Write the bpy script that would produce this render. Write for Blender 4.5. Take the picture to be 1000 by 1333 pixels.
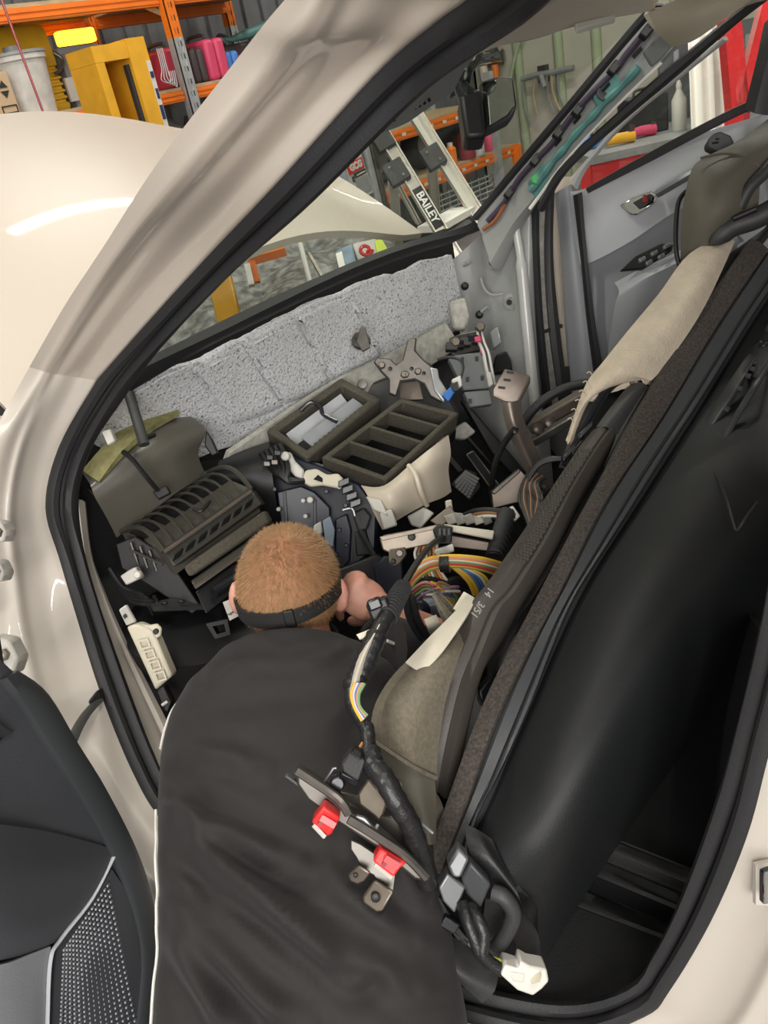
import bpy, bmesh, math, random
from mathutils import Vector, Matrix, noise as mnoise
random.seed(7)
for o in list(bpy.data.objects): bpy.data.objects.remove(o, do_unlink=True)
SC = bpy.context.scene
COL = SC.collection
PI = math.pi
# ---------------------------------------------------------------- camera
# world axes: the car's own, X to its right, Y forward, Z up, ground at z = 0
CAM = Vector((-1.45, -1.35, 1.50)); FPX = 1080.0
_p, _r, _y = math.radians(28), math.radians(-12), math.radians(45)
FWD = Vector((math.sin(_y)*math.cos(_p), math.cos(_y)*math.cos(_p), -math.sin(_p)))
_R0 = Vector((math.cos(_y), -math.sin(_y), 0)); _U0 = _R0.cross(FWD)
RGT = _R0*math.cos(_r) + _U0*math.sin(_r); UPV = RGT.cross(FWD)
cd = bpy.data.cameras.new('camera'); cam = bpy.data.objects.new('camera', cd); COL.objects.link(cam)
cd.sensor_fit = 'HORIZONTAL'; cd.sensor_width = 36; cd.lens = 36*FPX/1000; cd.clip_start = .02; cd.clip_end = 100
mw = Matrix((RGT, UPV, -FWD)).transposed().to_4x4(); mw.translation = CAM; cam.matrix_world = mw
SC.camera = cam
# ---------------------------------------------------------------- world, lights, exposure
w = bpy.data.worlds.new('world'); SC.world = w; w.use_nodes = True
bg = w.node_tree.nodes['Background']; bg.inputs[0].default_value = (1.0, .97, .93, 1); bg.inputs[1].default_value = .40
def area(name, loc, target, sx, sy, power, col=(1, .96, .9)):
    l = bpy.data.lights.new(name, 'AREA'); l.shape = 'RECTANGLE'; l.size = sx; l.size_y = sy; l.energy = power; l.color = col
    o = bpy.data.objects.new(name, l); COL.objects.link(o); o.location = loc
    o.rotation_euler = (Vector(target)-Vector(loc)).to_track_quat('-Z', 'Y').to_euler(); return o
TUBES = [((-1.9, .5, 3.93), 1.5, 0), ((.9, 2.3, 3.93), 1.5, 0), ((2.6, .3, 3.93), 1.5, 1), ((5.0, 2.0, 3.93), 1.5, 1), ((-.6, -2.2, 3.93), 1.5, 0)]
for i, (c, L, a) in enumerate(TUBES):
    area('tube_light', (c[0], c[1], c[2]-.09), (c[0], c[1], 0), L if not a else .12, .12 if not a else L, 44)
area('cabin_fill', (-4.2, -3.6, 2.4), (0, 0, .8), 3.4, 2.6, 250, (1, .97, .93))  # unseen fill light added behind the camera to brighten the cabin
vs = SC.view_settings; vs.view_transform = 'Standard'; vs.look = 'None'; vs.gamma = 1; vs.use_curve_mapping = False; vs.exposure = 0.12
# ---------------------------------------------------------------- helpers
def V(px, py, d): return CAM + (RGT*((px-500)/FPX) - UPV*((py-666.5)/FPX) + FWD)*d
def VX(px, py, x): r = V(px, py, 1)-CAM; return CAM + r*((x-CAM.x)/r.x)
def VY(px, py, y): r = V(px, py, 1)-CAM; return CAM + r*((y-CAM.y)/r.y)
def VZ(px, py, z): r = V(px, py, 1)-CAM; return CAM + r*((z-CAM.z)/r.z)
def VV(l): return [V(*a) if not isinstance(a, Vector) else a for a in l]
def lerp(a, b, t): return a+(b-a)*t
def crv(pts, n=6, closed=False):
    """Catmull-Rom through the points, n steps per span"""
    P = [Vector(p) for p in pts]; N = len(P); out = []
    if N < 3 and not closed: return [lerp(P[0], P[-1], i/n) for i in range(n+1)]
    for i in range(N if closed else N-1):
        if closed: a, b, c, d = P[(i-1) % N], P[i], P[(i+1) % N], P[(i+2) % N]
        else: a, b, c, d = P[max(i-1, 0)], P[i], P[i+1], P[min(i+2, N-1)]
        for k in range(n):
            t = k/n; out.append(.5*((2*b)+(c-a)*t+(2*a-5*b+4*c-d)*t*t+(3*b-a-3*c+d)*t**3))
    if not closed: out.append(P[-1].copy())
    return out
def resample(pts, n):
    L = [0]
    for a, b in zip(pts, pts[1:]): L.append(L[-1]+(b-a).length)
    out = []; j = 0
    for i in range(n):
        s = L[-1]*i/(n-1)
        while j < len(L)-2 and L[j+1] < s: j += 1
        seg = L[j+1]-L[j] or 1e-9; out.append(lerp(pts[j], pts[j+1], (s-L[j])/seg))
    return out
def cline(anchors, n): return resample(crv(VV(anchors), 8), n)
class MB:
    def __init__(s): s.v = []; s.f = []
    def add(s, vs, fs): b = len(s.v); s.v += [Vector(x) for x in vs]; s.f += [[i+b for i in f] for f in fs]; return s
    def box(s, c, ax, h):
        c = Vector(c); ax = [Vector(a).normalized() for a in ax]
        vs = [c+ax[0]*(h[0]*i)+ax[1]*(h[1]*j)+ax[2]*(h[2]*k) for i in (-1, 1) for j in (-1, 1) for k in (-1, 1)]
        return s.add(vs, [(0, 1, 3, 2), (4, 6, 7, 5), (0, 4, 5, 1), (2, 3, 7, 6), (0, 2, 6, 4), (1, 5, 7, 3)])
    def abox(s, lo, hi):
        lo, hi = Vector(lo), Vector(hi); return s.box((lo+hi)/2, ((1, 0, 0), (0, 1, 0), (0, 0, 1)), (hi-lo)/2)
    def bar(s, a, b, w, h, up=(0, 0, 1)):
        a, b = Vector(a), Vector(b); d = (b-a).normalized(); u = Vector(up); x = d.cross(u)
        if x.length < 1e-4: x = d.cross(Vector((1, 0, 0)))
        x.normalize(); u = x.cross(d)
        return s.box((a+b)/2, (d, x, u), ((b-a).length/2, w/2, h/2))
    def prism(s, poly, vec):
        P = [Vector(p) for p in poly]; vec = Vector(vec); n = len(P)
        s.add(P+[p+vec for p in P], [list(range(n))[::-1], list(range(n, 2*n))]+[(i, (i+1) % n, (i+1) % n+n, i+n) for i in range(n)]); return s
    def grid(s, rows, closed=False, caps=False):
        m = len(rows[0]); n = len(rows); vs = [p for r in rows for p in r]; fs = []
        for i in range(n-1):
            for j in range(m if closed else m-1):
                k = (j+1) % m; fs.append((i*m+j, i*m+k, (i+1)*m+k, (i+1)*m+j))
        if caps: fs += [list(range(m))[::-1], list(range((n-1)*m, n*m))]
        return s.add(vs, fs)
    def tube(s, pts, r, seg=8, caps=True, flat=1.0, up=None):
        P = [Vector(p) for p in pts]; n = len(P); rows = []; prev = None
        for i in range(n):
            t = (P[min(i+1, n-1)]-P[max(i-1, 0)]).normalized()
            if prev is None:
                a = Vector(up) if up else (Vector((0, 0, 1)) if abs(t.z) < .9 else Vector((1, 0, 0))); x = t.cross(a).normalized()
            else: x = (prev-t*prev.dot(t)).normalized()
            prev = x; y = t.cross(x); rr = r[i] if isinstance(r, (list, tuple)) else r
            rows.append([P[i]+x*(rr*math.cos(2*PI*k/seg))+y*(rr*flat*math.sin(2*PI*k/seg)) for k in range(seg)])
        return s.grid(rows, True, caps)
    def cyl(s, a, b, r, seg=16, r2=None):
        return s.tube([a, b], [r, r if r2 is None else r2], seg)
    def lathe(s, a, d, prof, seg=20):
        a = Vector(a); d = Vector(d).normalized(); x = d.cross(Vector((0, 0, 1)) if abs(d.z) < .9 else Vector((1, 0, 0))).normalized(); y = d.cross(x)
        rows = [[a+d*h+(x*math.cos(2*PI*k/seg)+y*math.sin(2*PI*k/seg))*max(r, 1e-4) for k in range(seg)] for r, h in prof]
        return s.grid(rows, True, True)
    def ball(s, c, ax, r, seg=20, rings=12):
        c = Vector(c); X, Y, Z = [Vector(a).normalized() for a in ax]
        rows = []
        for i in range(rings+1):
            a = PI*(i+.001)/(rings+.002); rows.append([c+Z*(r[2]*math.cos(a))+(X*(r[0]*math.cos(2*PI*k/seg))+Y*(r[1]*math.sin(2*PI*k/seg)))*math.sin(a) for k in range(seg)])
        return s.grid(rows, True, True)
    def band(s, A, B, prof, n=40, toward=None, thick=.012, depth_dir=None):
        """a strip between two edge curves; prof = [(t across, height)], height raised towards the outside"""
        A = resample(A, n); B = resample(B, n); rows = []
        for i in range(n):
            t = (A[min(i+1, n-1)]-A[max(i-1, 0)]).normalized(); ac = B[i]-A[i]; nn = ac.cross(t).normalized()
            ref = Vector(toward)-A[i] if toward is not None else CAM-A[i]
            if nn.dot(ref) < 0: nn = -nn
            rows.append([A[i]+ac*u+nn*h for u, h in prof]+[B[i]-nn*thick, A[i]-nn*thick])
        return s.grid(rows, True, True)
    def sheet(s, rows, k=5, thick=.004, toward=None):
        """smooth surface through a grid of anchor points, closed with a back face"""
        R = [VV(r) for r in rows]
        cols = [crv(r, k) for r in R]; m = len(cols[0])
        G = list(zip(*[crv([c[j] for c in cols], k) for j in range(m)])); G = [list(g) for g in G]
        n = len(G); B = []
        for i in range(n):
            b = []
            for j in range(m):
                t1 = G[min(i+1, n-1)][j]-G[max(i-1, 0)][j]; t2 = G[i][min(j+1, m-1)]-G[i][max(j-1, 0)]
                q = t1.cross(t2); q = q.normalized() if q.length > 1e-9 else Vector((0, 0, 1))
                ref = (Vector(toward) if toward is not None else CAM)-G[i][j]
                if q.dot(ref) < 0: q = -q
                b.append(G[i][j]-q*thick)
            B.append(b)
        vs = [p for r in G for p in r]+[p for r in B for p in r]; N = n*m; fs = []
        for i in range(n-1):
            for j in range(m-1):
                a = (i*m+j, i*m+j+1, (i+1)*m+j+1, (i+1)*m+j); fs.append(a); fs.append([x+N for x in a[::-1]])
        ring = [j for j in range(m)]+[i*m+m-1 for i in range(1, n)]+[(n-1)*m+j for j in range(m-2, -1, -1)]+[i*m for i in range(n-2, 0, -1)]
        for a, b in zip(ring, ring[1:]+ring[:1]): fs.append((b, a, a+N, b+N))
        return s.add(vs, fs)
    def frame(s, P, w, vec):
        """a four-sided frame: outer quad P, member width w, extruded by vec"""
        P = [Vector(p) for p in P]; c = sum(P, Vector())/4; I = []
        for i in range(4):
            e1 = (P[i-1]-P[i]).normalized(); e2 = (P[(i+1) % 4]-P[i]).normalized(); sn = max(e1.cross(e2).length, .3); I.append(P[i]+(e1+e2)*(w/sn))
        vec = Vector(vec); vs = P+I+[p+vec for p in P]+[p+vec for p in I]; fs = []
        for i in range(4):
            j = (i+1) % 4; fs += [(i, j, 4+j, 4+i), (8+i, 12+i, 12+j, 8+j), (i, 8+i, 8+j, j), (4+i, 4+j, 12+j, 12+i)]
        return s.add(vs, fs)
WL = {}
def build(mb, name, mat, parent=None, bevel=0, smooth=40, label=None, seg=2, sub=0):
    if not mb.v: return None
    c = sum(mb.v, Vector())/len(mb.v)
    me = bpy.data.meshes.new(name); me.from_pydata([p-c for p in mb.v], [], mb.f); me.validate()
    b = bmesh.new(); b.from_mesh(me); bmesh.ops.recalc_face_normals(b, faces=b.faces); b.to_mesh(me); b.free()
    me.shade_smooth(); me.set_sharp_from_angle(angle=math.radians(smooth))
    me.materials.append(mat); o = bpy.data.objects.new(name, me); COL.objects.link(o); o.location = c; WL[o.name] = c
    if parent: o.parent = parent; o.matrix_parent_inverse = Matrix.Translation(-WL[parent.name])
    if bevel:
        m = o.modifiers.new('bevel', 'BEVEL'); m.width = bevel; m.segments = seg; m.limit_method = 'ANGLE'; m.angle_limit = math.radians(35)
    if sub: m = o.modifiers.new('sub', 'SUBSURF'); m.levels = sub; m.render_levels = sub
    if label: o['label'] = label
    return o
def tag(o, label, cat, group=None):
    o['label'] = label; o['category'] = cat
    if group: o['group'] = group
    return o
def struct(o): o['kind'] = 'structure'; return o
def thing(name, label, cat, loc, group=None):
    o = bpy.data.objects.new(name, None); COL.objects.link(o); o.location = loc; o.empty_display_size = .05; WL[o.name] = Vector(loc)
    return tag(o, label, cat, group)
def text(name, s, mat, origin, xdir, ydir, size, parent=None, depth=.001, align='CENTER', bold=0):
    cu = bpy.data.curves.new(name, 'FONT'); cu.body = s; cu.size = size; cu.extrude = depth; cu.align_x = align; cu.align_y = 'CENTER'; cu.offset = bold
    t = bpy.data.objects.new('tmp', cu); COL.objects.link(t); dg = bpy.context.evaluated_depsgraph_get()
    me = bpy.data.meshes.new_from_object(t.evaluated_get(dg)); bpy.data.objects.remove(t); bpy.data.curves.remove(cu)
    x = Vector(xdir).normalized(); z = x.cross(Vector(ydir)).normalized(); y = z.cross(x); M = Matrix((x, y, z)).transposed()
    mb = MB(); mb.add([Vector(origin)+M@p.co for p in me.vertices], [list(p.vertices) for p in me.polygons]); bpy.data.meshes.remove(me)
    return build(mb, name, mat, parent)
# ---------------------------------------------------------------- materials
def mat(name, col, rough=.5, metal=0, coat=0, noise=None, bump=None, spec=.5, emit=None, sheen=0, ramp=None, stretch=None):
    m = bpy.data.materials.new(name); m.use_nodes = True; nt = m.node_tree; b = nt.nodes['Principled BSDF']
    c = (*col, 1); b.inputs['Base Color'].default_value = c; b.inputs['Roughness'].default_value = rough; b.inputs['Metallic'].default_value = metal
    b.inputs['Coat Weight'].default_value = coat; b.inputs['Coat Roughness'].default_value = .05; b.inputs['Specular IOR Level'].default_value = spec
    b.inputs['Sheen Weight'].default_value = sheen
    if emit: b.inputs['Emission Color'].default_value = (*emit[:3], 1); b.inputs['Emission Strength'].default_value = emit[3]
    tc = nt.nodes.new('ShaderNodeTexCoord'); src = tc.outputs['Object']
    if stretch:
        mp = nt.nodes.new('ShaderNodeMapping'); mp.inputs['Scale'].default_value = stretch; nt.links.new(src, mp.inputs[0]); src = mp.outputs[0]
    if noise:
        sc, amt = noise[0], noise[1]; n = nt.nodes.new('ShaderNodeTexNoise'); n.inputs['Scale'].default_value = sc; n.inputs['Detail'].default_value = 4; nt.links.new(src, n.inputs[0])
        r = nt.nodes.new('ShaderNodeValToRGB'); r.color_ramp.elements[0].position = ramp[0] if ramp else .3; r.color_ramp.elements[1].position = ramp[1] if ramp else .7
        c2 = noise[2] if len(noise) > 2 else [x*(1-amt) for x in col]
        r.color_ramp.elements[0].color = (*c2, 1); r.color_ramp.elements[1].color = c; nt.links.new(n.outputs[0], r.inputs[0]); nt.links.new(r.outputs[0], b.inputs['Base Color'])
    if bump:
        n = nt.nodes.new('ShaderNodeTexNoise'); n.inputs['Scale'].default_value = bump[0]; n.inputs['Detail'].default_value = 3; nt.links.new(src, n.inputs[0])
        bp = nt.nodes.new('ShaderNodeBump'); bp.inputs['Strength'].default_value = bump[1]; bp.inputs['Distance'].default_value = bump[2] if len(bump) > 2 else .002
        nt.links.new(n.outputs[0], bp.inputs['Height']); nt.links.new(bp.outputs[0], b.inputs['Normal'])
    return m
def glassmat(name, tint, gloss=.06, rough=.02):
    m = bpy.data.materials.new(name); m.use_nodes = True; nt = m.node_tree; nt.nodes.clear()
    o = nt.nodes.new('ShaderNodeOutputMaterial'); mx = nt.nodes.new('ShaderNodeMixShader'); t = nt.nodes.new('ShaderNodeBsdfTransparent'); g = nt.nodes.new('ShaderNodeBsdfGlossy')
    t.inputs[0].default_value = (*tint, 1); g.inputs['Roughness'].default_value = rough; mx.inputs[0].default_value = gloss
    nt.links.new(t.outputs[0], mx.inputs[1]); nt.links.new(g.outputs[0], mx.inputs[2]); nt.links.new(mx.outputs[0], o.inputs[0]); return m
M = {}
def mm(k, *a, **kw): M[k] = mat(k, *a, **kw)
mm('paint', (.50, .44, .38), .28, coat=.8, noise=(3, .03))
mm('jamb', (.52, .475, .42), .38, coat=.35, noise=(6, .06))
mm('hood', (.53, .468, .392), .45, coat=.12, spec=.3)
mm('rubber', (.018, .018, .02), .55, bump=(300, .2))
mm('rubber_soft', (.03, .03, .033), .7)
mm('black', (.008, .008, .009), .45, bump=(400, .2))
mm('black_gloss', (.012, .013, .016), .22)
mm('dash', (.011, .012, .013), .46, spec=.35, bump=(700, .35))
mm('dash_grey', (.045, .048, .052), .38, bump=(600, .2))
mm('roll', (.058, .050, .044), .45, bump=(500, .3))
mm('charcoal', (.035, .035, .036), .5, bump=(500, .3))
mm('door_dark', (.062, .065, .074), .48, bump=(700, .35), noise=(5, .15))
mm('door_grey', (.29, .30, .325), .5, bump=(500, .2))
mm('door_light', (.50, .51, .54), .4, bump=(500, .15))
mm('silver', (.30, .31, .32), .48, metal=.9)
mm('chrome', (.8, .8, .8), .1, metal=1)
mm('alu', (.66, .63, .56), .35, metal=.55)
mm('steel', (.17, .157, .143), .42, metal=.85, noise=(30, .3))
mm('steel_brown', (.20, .165, .14), .4, metal=.6, noise=(25, .25))
mm('zinc', (.24, .205, .165), .38, metal=.7, noise=(40, .2))
mm('body_grey', (.33, .335, .33), .42, coat=.3, noise=(8, .12))
mm('body_grey_light', (.5, .5, .49), .3, coat=.4)
mm('plastic_grey', (.16, .17, .17), .5)
mm('headliner', (.66, .60, .51), .85, bump=(900, .3))
mm('visor', (.52, .47, .37), .8, bump=(900, .3))
mm('felt', (.60, .605, .62), .95, noise=(190, .8, (.12, .125, .14)), ramp=(.30, .47), bump=(120, .8, .004))
mm('felt_pale', (.52, .50, .45), .9, noise=(60, .35), bump=(100, .5))
mm('felt_brown', (.07, .058, .05), .95, noise=(220, .65), bump=(260, .8))
mm('foam_dark', (.092, .081, .061), .9, noise=(200, .4), bump=(300, .5))
mm('foam_olive', (.24, .22, .09), .85, noise=(80, .35), bump=(200, .4))
mm('hvac', (.105, .097, .080), .28, noise=(6, .2))
mm('hvac_dark', (.012, .012, .013), .42, spec=.35)
mm('hvac_blue', (.014, .019, .036), .3, spec=.35, noise=(14, .4))
mm('hvac_cage', (.05, .048, .04), .3)
mm('cream', (.70, .65, .52), .5, noise=(12, .12))
mm('pedal', (.32, .32, .30), .5)
mm('duct_cream', (.66, .58, .47), .42, noise=(10, .1))
mm('white', (.64, .62, .57), .5)
mm('white_dirty', (.62, .60, .55), .55, noise=(18, .25))
mm('cloth', (.56, .475, .37), .95, noise=(30, .15), bump=(180, .7, .003))
mm('paper', (.66, .61, .50), .85, noise=(20, .1))
mm('fabric_brown', (.19, .165, .12), .9, noise=(150, .3), bump=(350, .6))
mm('vinyl_olive', (.10, .09, .068), .6, bump=(500, .4), noise=(7, .15))
mm('red_plastic', (.70, .03, .03), .4)
mm('shirt', (.0145, .0122, .0120), .8, sheen=.05, bump=(500, .4, .001), noise=(3, .25))
mm('strap', (.012, .012, .012), .8)
mm('skin', (.62, .34, .25), .5, noise=(25, .3, (.50, .20, .14)), bump=(120, .3, .001))
mm('hair', (.42, .235, .105), .5, noise=(90, .4))
mm('hair_base', (.33, .15, .075), .7)
mm('tape', (.014, .014, .015), .38, bump=(160, .6, .002))
mm('blue_plastic', (.03, .16, .50), .4)
mm('pale_blue', (.34, .42, .52), .45)
mm('teal', (.14, .34, .32), .5, noise=(20, .3))
mm('copper', (.30, .10, .04), .5)
mm('purple', (.05, .035, .06), .5)
mm('orange', (.85, .20, .015), .45, noise=(6, .15))
mm('wood', (.52, .38, .22), .7, noise=(12, .3), stretch=(1, 6, 6))
mm('yellow', (.82, .42, .025), .45, noise=(9, .2))
mm('yellow_can', (.80, .48, .03), .4, noise=(12, .15))
mm('galv', (.55, .57, .58), .35, metal=.5, noise=(20, .2))
mm('grey_bin', (.30, .31, .31), .5, noise=(5, .2))
mm('cardboard', (.50, .36, .22), .8)
mm('case_red', (.42, .03, .06), .45)
mm('case_pink', (.62, .06, .14), .45)
mm('case_black', (.06, .045, .045), .5)
mm('case_blue', (.06, .20, .55), .45)
mm('red_paint', (.72, .03, .035), .35, coat=.4, noise=(4, .15))
mm('white_panel', (.92, .90, .84), .7)
mm('dark_red', (.25, .02, .03), .5)
mm('carpet', (.012, .012, .013), 1, bump=(300, 1))
mm('concrete', (.22, .215, .20), .7, noise=(4, .3), bump=(60, .2))
mm('tarp', (.30, .31, .29), .45, noise=(22, .75), ramp=(.35, .68))
mm('wall_cream', (.50, .48, .40), .8, noise=(2, .1))
mm('wall_grey', (.17, .175, .18), .7, noise=(4, .2))
mm('green_pipe', (.36, .42, .27), .6)
mm('dark_clutter', (.04, .043, .045), .6, noise=(9, .6))
mm('lamp_amber', (1, .6, .05), .5, emit=(1, .45, .02, 5))
mm('tube', (1, 1, 1), .5, emit=(1, .97, .92, 9))
mm('ink_blue', (.02, .03, .10), .6)
mm('ink_black', (.02, .02, .02), .6)
mm('lime', (.60, .72, .08), .5)
mm('blue_grey', (.25, .36, .46), .5, noise=(20, .3))
mm('green_cap', (.05, .35, .10), .5)
M['glass'] = glassmat('glass', (.93, .955, .92), .045)
M['mirror'] = mat('mirror', (.62, .66, .62), .04, metal=1)
# ================================================================ the workshop
X3 = ((1, 0, 0), (0, 1, 0), (0, 0, 1))
struct(build(MB().abox((-6, -6, -.1), (7.4, 5, 0)), 'floor', M['concrete']))
wf = struct(build(MB().abox((-6, 4.5, 0), (7.4, 4.7, 4.1)), 'wall_front', M['wall_grey']))
wr = struct(build(MB().abox((7.2, -6, 0), (7.4, 4.5, 4.1)), 'wall_right', M['wall_cream']))
ce = struct(build(MB().abox((-6, -6, 4.0), (7.4, 4.7, 4.1)), 'ceiling', M['white_dirty']))
mb = MB()
for i in range(52): mb.abox((-3+i*.2, 4.47, .02), (-2.93+i*.2, 4.502, 3.98))
build(mb, 'cladding_rib', M['wall_grey'], wf)['kind'] = 'stuff'
for y in (3.9, 3.42, 3.0, 2.2):
    p = build(MB().tube([(7.17, y, .02), (7.17, y, 3.98)], .05, 10), 'conduit', M['green_pipe'], wr)
build(MB().tube(crv([Vector((7.12, 3.75, 3.6)), Vector((7.1, 3.7, 2.4)), Vector((7.1, 3.68, 1.7)), Vector((7.1, 3.86, 1.35)), Vector((7.08, 3.98, 1.05))], 8), .02, 8), 'hose', M['green_pipe'], wr)
lab = ['fluorescent ceiling tube fitting above the hood shelves', 'fluorescent ceiling tube fitting above the yellow hoist post', 'fluorescent ceiling tube fitting above the red steel frame',
       'fluorescent ceiling tube fitting above the far rack', 'fluorescent ceiling tube fitting above the open car door']
for i, (c, L, a) in enumerate(TUBES):
    t = thing('ceiling_lamp', lab[i], 'lamp', (c[0], c[1], 3.9), 'fluorescent tubes'); ax = Vector((1, 0, 0)) if not a else Vector((0, 1, 0)); cc = Vector(c)
    build(MB().bar(cc+ax*(-L/2)+Vector((0, 0, .03)), cc+ax*(L/2)+Vector((0, 0, .03)), .14, .07), 'housing', M['white'], t, .005)
    for s in (-1, 1):
        off = Vector((0, .035*s, -.025)) if not a else Vector((.035*s, 0, -.025)); build(MB().cyl(cc-ax*(L/2-.03)+off, cc+ax*(L/2-.03)+off, .013, 10), 'tube', M['tube'], t)
# ---------------------------------------------------------------- pallet rack on the left (over the hood)
YS = 3.4
def WZ(px, py, y=YS): return VY(px, py, y)
zb1, zt1 = WZ(100, 21).z, WZ(100, 3).z          # upper beam
zb0, zt0 = WZ(90, 163).z, WZ(90, 147).z         # lower beam
xu = WZ(232, 85).x
def beam(mbx, x0, x1, y, z0, z1):
    mbx.abox((x0, y-.025, z0), (x1, y+.025, z1)); mbx.abox((x0, y-.032, z0+.012), (x1, y-.024, z0+(z1-z0)*.36)); mbx.abox((x0, y-.032, z0+(z1-z0)*.62), (x1, y-.024, z1-.012)); return mbx
def upright(parent, x, y, ztop, zsplit, w=.07):
    for z0, z1, m in ((.0, zsplit, 'galv'), (zsplit, ztop, 'orange')):
        b = MB(); b.abox((x-w/2, y-.035, z0), (x-w/2+.02, y+.035, z1)); b.abox((x+w/2-.02, y-.035, z0), (x+w/2, y+.035, z1)); b.abox((x-w/2, y-.03, z0), (x+w/2, y-.018, z1)); build(b, 'upright', M[m], parent)
    b = MB(); z = .9
    while z < ztop:
        for s in (-1, 1): b.abox((x+s*.016-.006, y-.0335, z), (x+s*.016+.006, y-.0295, z+.03))
        z += .07
    build(b, 'slot', M['ink_black'], parent)['kind'] = 'stuff'
rk = thing('storage_rack', 'orange and galvanised pallet rack holding jerry cans and tool cases', 'rack', (1.6, 3.75, 0))
for x in (xu-2.7, xu, xu+1.25):
    upright(rk, x, YS-.04, 3.2, 1.86); upright(rk, x, YS+.82, 3.2, 1.95)
    for z in (.6, 1.3, 2.0): build(MB().bar((x, YS, z), (x, YS+.8, z+.35), .03, .03), 'brace', M['galv'], rk)
for x0, x1 in ((xu-2.66, xu-.04), (xu+.04, xu+1.21)):
    for z0, z1 in ((zb0, zt0), (zb1, zt1)):
        for y in (YS, YS+.8): build(beam(MB(), x0, x1, y, z0, z1), 'beam', M['orange'], rk)
        n = 6
        for i in range(n):
            build(MB().abox((x0, YS-.02+i*.84/n, z1+.001), (x1, YS-.026+(i+1)*.84/n, z1+.02)), 'deck_board', M['wood'], rk)
ZS = zt0+.021
# things on the lower shelf
t = thing('jerry_can', 'yellow plastic jerry can with ribbed side behind the white tub', 'jerry can', WZ(60, 140, YS+.35))
c0 = WZ(52, 128, YS+.35); cx = c0.x
def prof_box(x0, x1, y0, y1, zs):
    b = MB(); rows = []
    for z, g in zs:
        r = []
        for k in range(24):
            a = 2*PI*k/24; ca, sa = math.cos(a), math.sin(a); q = max(abs(ca), abs(sa))**.75
            r.append(Vector(((x0+x1)/2+((x1-x0)/2+g)*ca/q, (y0+y1)/2+((y1-y0)/2+g)*sa/q, z)))
        rows.append(r)
    return b.grid(rows, True, True)
zs = [(ZS, -.01), (ZS+.02, 0)]
for i in range(6): zs += [(ZS+.04+i*.036, 0), (ZS+.05+i*.036, -.012), (ZS+.06+i*.036, -.012), (ZS+.068+i*.036, 0)]
zs += [(ZS+.30, 0), (ZS+.44, -.004), (ZS+.47, -.03)]
build(prof_box(cx-.17, cx+.20, YS+.34, YS+.58, zs), 'body', M['yellow_can'], t)
build(MB().cyl((cx+.02, YS+.46, ZS+.47), (cx+.02, YS+.46, ZS+.51), .035), 'cap', M['white_dirty'], t)
build(MB().tube(crv([Vector((cx-.14, YS+.46, ZS+.45)), Vector((cx-.12, YS+.46, ZS+.51)), Vector((cx-.06, YS+.46, ZS+.515)), Vector((cx-.03, YS+.46, ZS+.46))], 5), .014), 'handle', M['yellow_can'], t)
b0 = WZ(45, 138, YS+.12)
t = thing('plastic_tub', 'white plastic tub in front of the yellow jerry can', 'tub', (b0.x, YS+.12, ZS))
build(MB().lathe((b0.x, YS+.15, ZS), (0, 0, 1), [(.13, 0), (.155, .27), (.165, .275), (.165, .30), (.14, .302)], 28), 'body', M['white_dirty'], t)
build(MB().lathe((b0.x, YS+.15, ZS+.302), (0, 0, 1), [(.17, 0), (.17, .015), (.05, .02), (.05, .05)], 28), 'lid', M['grey_bin'], t)
c1 = WZ(0, 138, YS+.05)
t = thing('cardboard_box', 'printed cardboard carton beside the white tub', 'box', (c1.x, YS+.1, ZS))
build(MB().abox((c1.x-.16, YS-.02, ZS), (min(c1.x+.10, b0.x-.172), YS+.25, ZS+.23)), 'carton', M['cardboard'], t, .004)
b = MB(); q = Vector((min(c1.x+.05, b0.x-.222), YS-.022, ZS+.15))
b.prism([q+Vector((-.025, 0, .005)), q+Vector((.025, 0, .005)), q+Vector((0, 0, .04))], (0, -.002, 0)); b.prism([q+Vector((-.025, 0, -.01)), q+Vector((.025, 0, -.01)), q+Vector((0, 0, -.045))], (0, -.002, 0))
build(b, 'arrow_print', M['ink_black'], t)
build(MB().frame([q+Vector((-.05, 0, -.12)), q+Vector((.04, 0, -.12)), q+Vector((.04, 0, -.08)), q+Vector((-.05, 0, -.08))], .006, (0, -.002, 0)), 'box_print', M['ink_black'], t)
g0 = WZ(112, 132, YS+.45)
t = thing('storage_bin', 'grey plastic bin with a white label beside the jerry can', 'bin', (g0.x, YS+.5, ZS))
gx0 = max(g0.x-.14, cx+.22)
build(prof_box(gx0, gx0+.29, YS+.36, YS+.68, [(ZS, -.02), (ZS+.29, 0), (ZS+.30, .012), (ZS+.33, .012)]), 'body', M['grey_bin'], t)
l0 = WZ(94, 112, YS+.34)
build(MB().abox((l0.x-.045, YS+.325, ZS+.04), (l0.x+.04, YS+.345, ZS+.17)), 'label_plate', M['white'], t)
build(MB().tube(crv([Vector((l0.x-.09, YS+.34, ZS+.2)), Vector((l0.x-.05, YS+.32, ZS+.22)), Vector((l0.x-.02, YS+.32, ZS+.27)), Vector((l0.x-.05, YS+.34, ZS+.31))], 5), .01), 'handle', M['steel'], t)
a0 = WZ(98, 47, YS+.6)
t = thing('amber_lamp', 'glowing amber lamp bar hung under the rack shelf', 'lamp', (a0.x, YS+.6, a0.z))
build(MB().abox((a0.x-.13, YS+.56, a0.z-.045), (a0.x+.13, YS+.64, a0.z+.035)), 'lens', M['lamp_amber'], t, .012)
build(MB().abox((a0.x-.14, YS+.56, a0.z+.036), (a0.x+.14, YS+.66, zb1-.002)), 'housing', M['case_black'], t)
LASTX = [-9]
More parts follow.
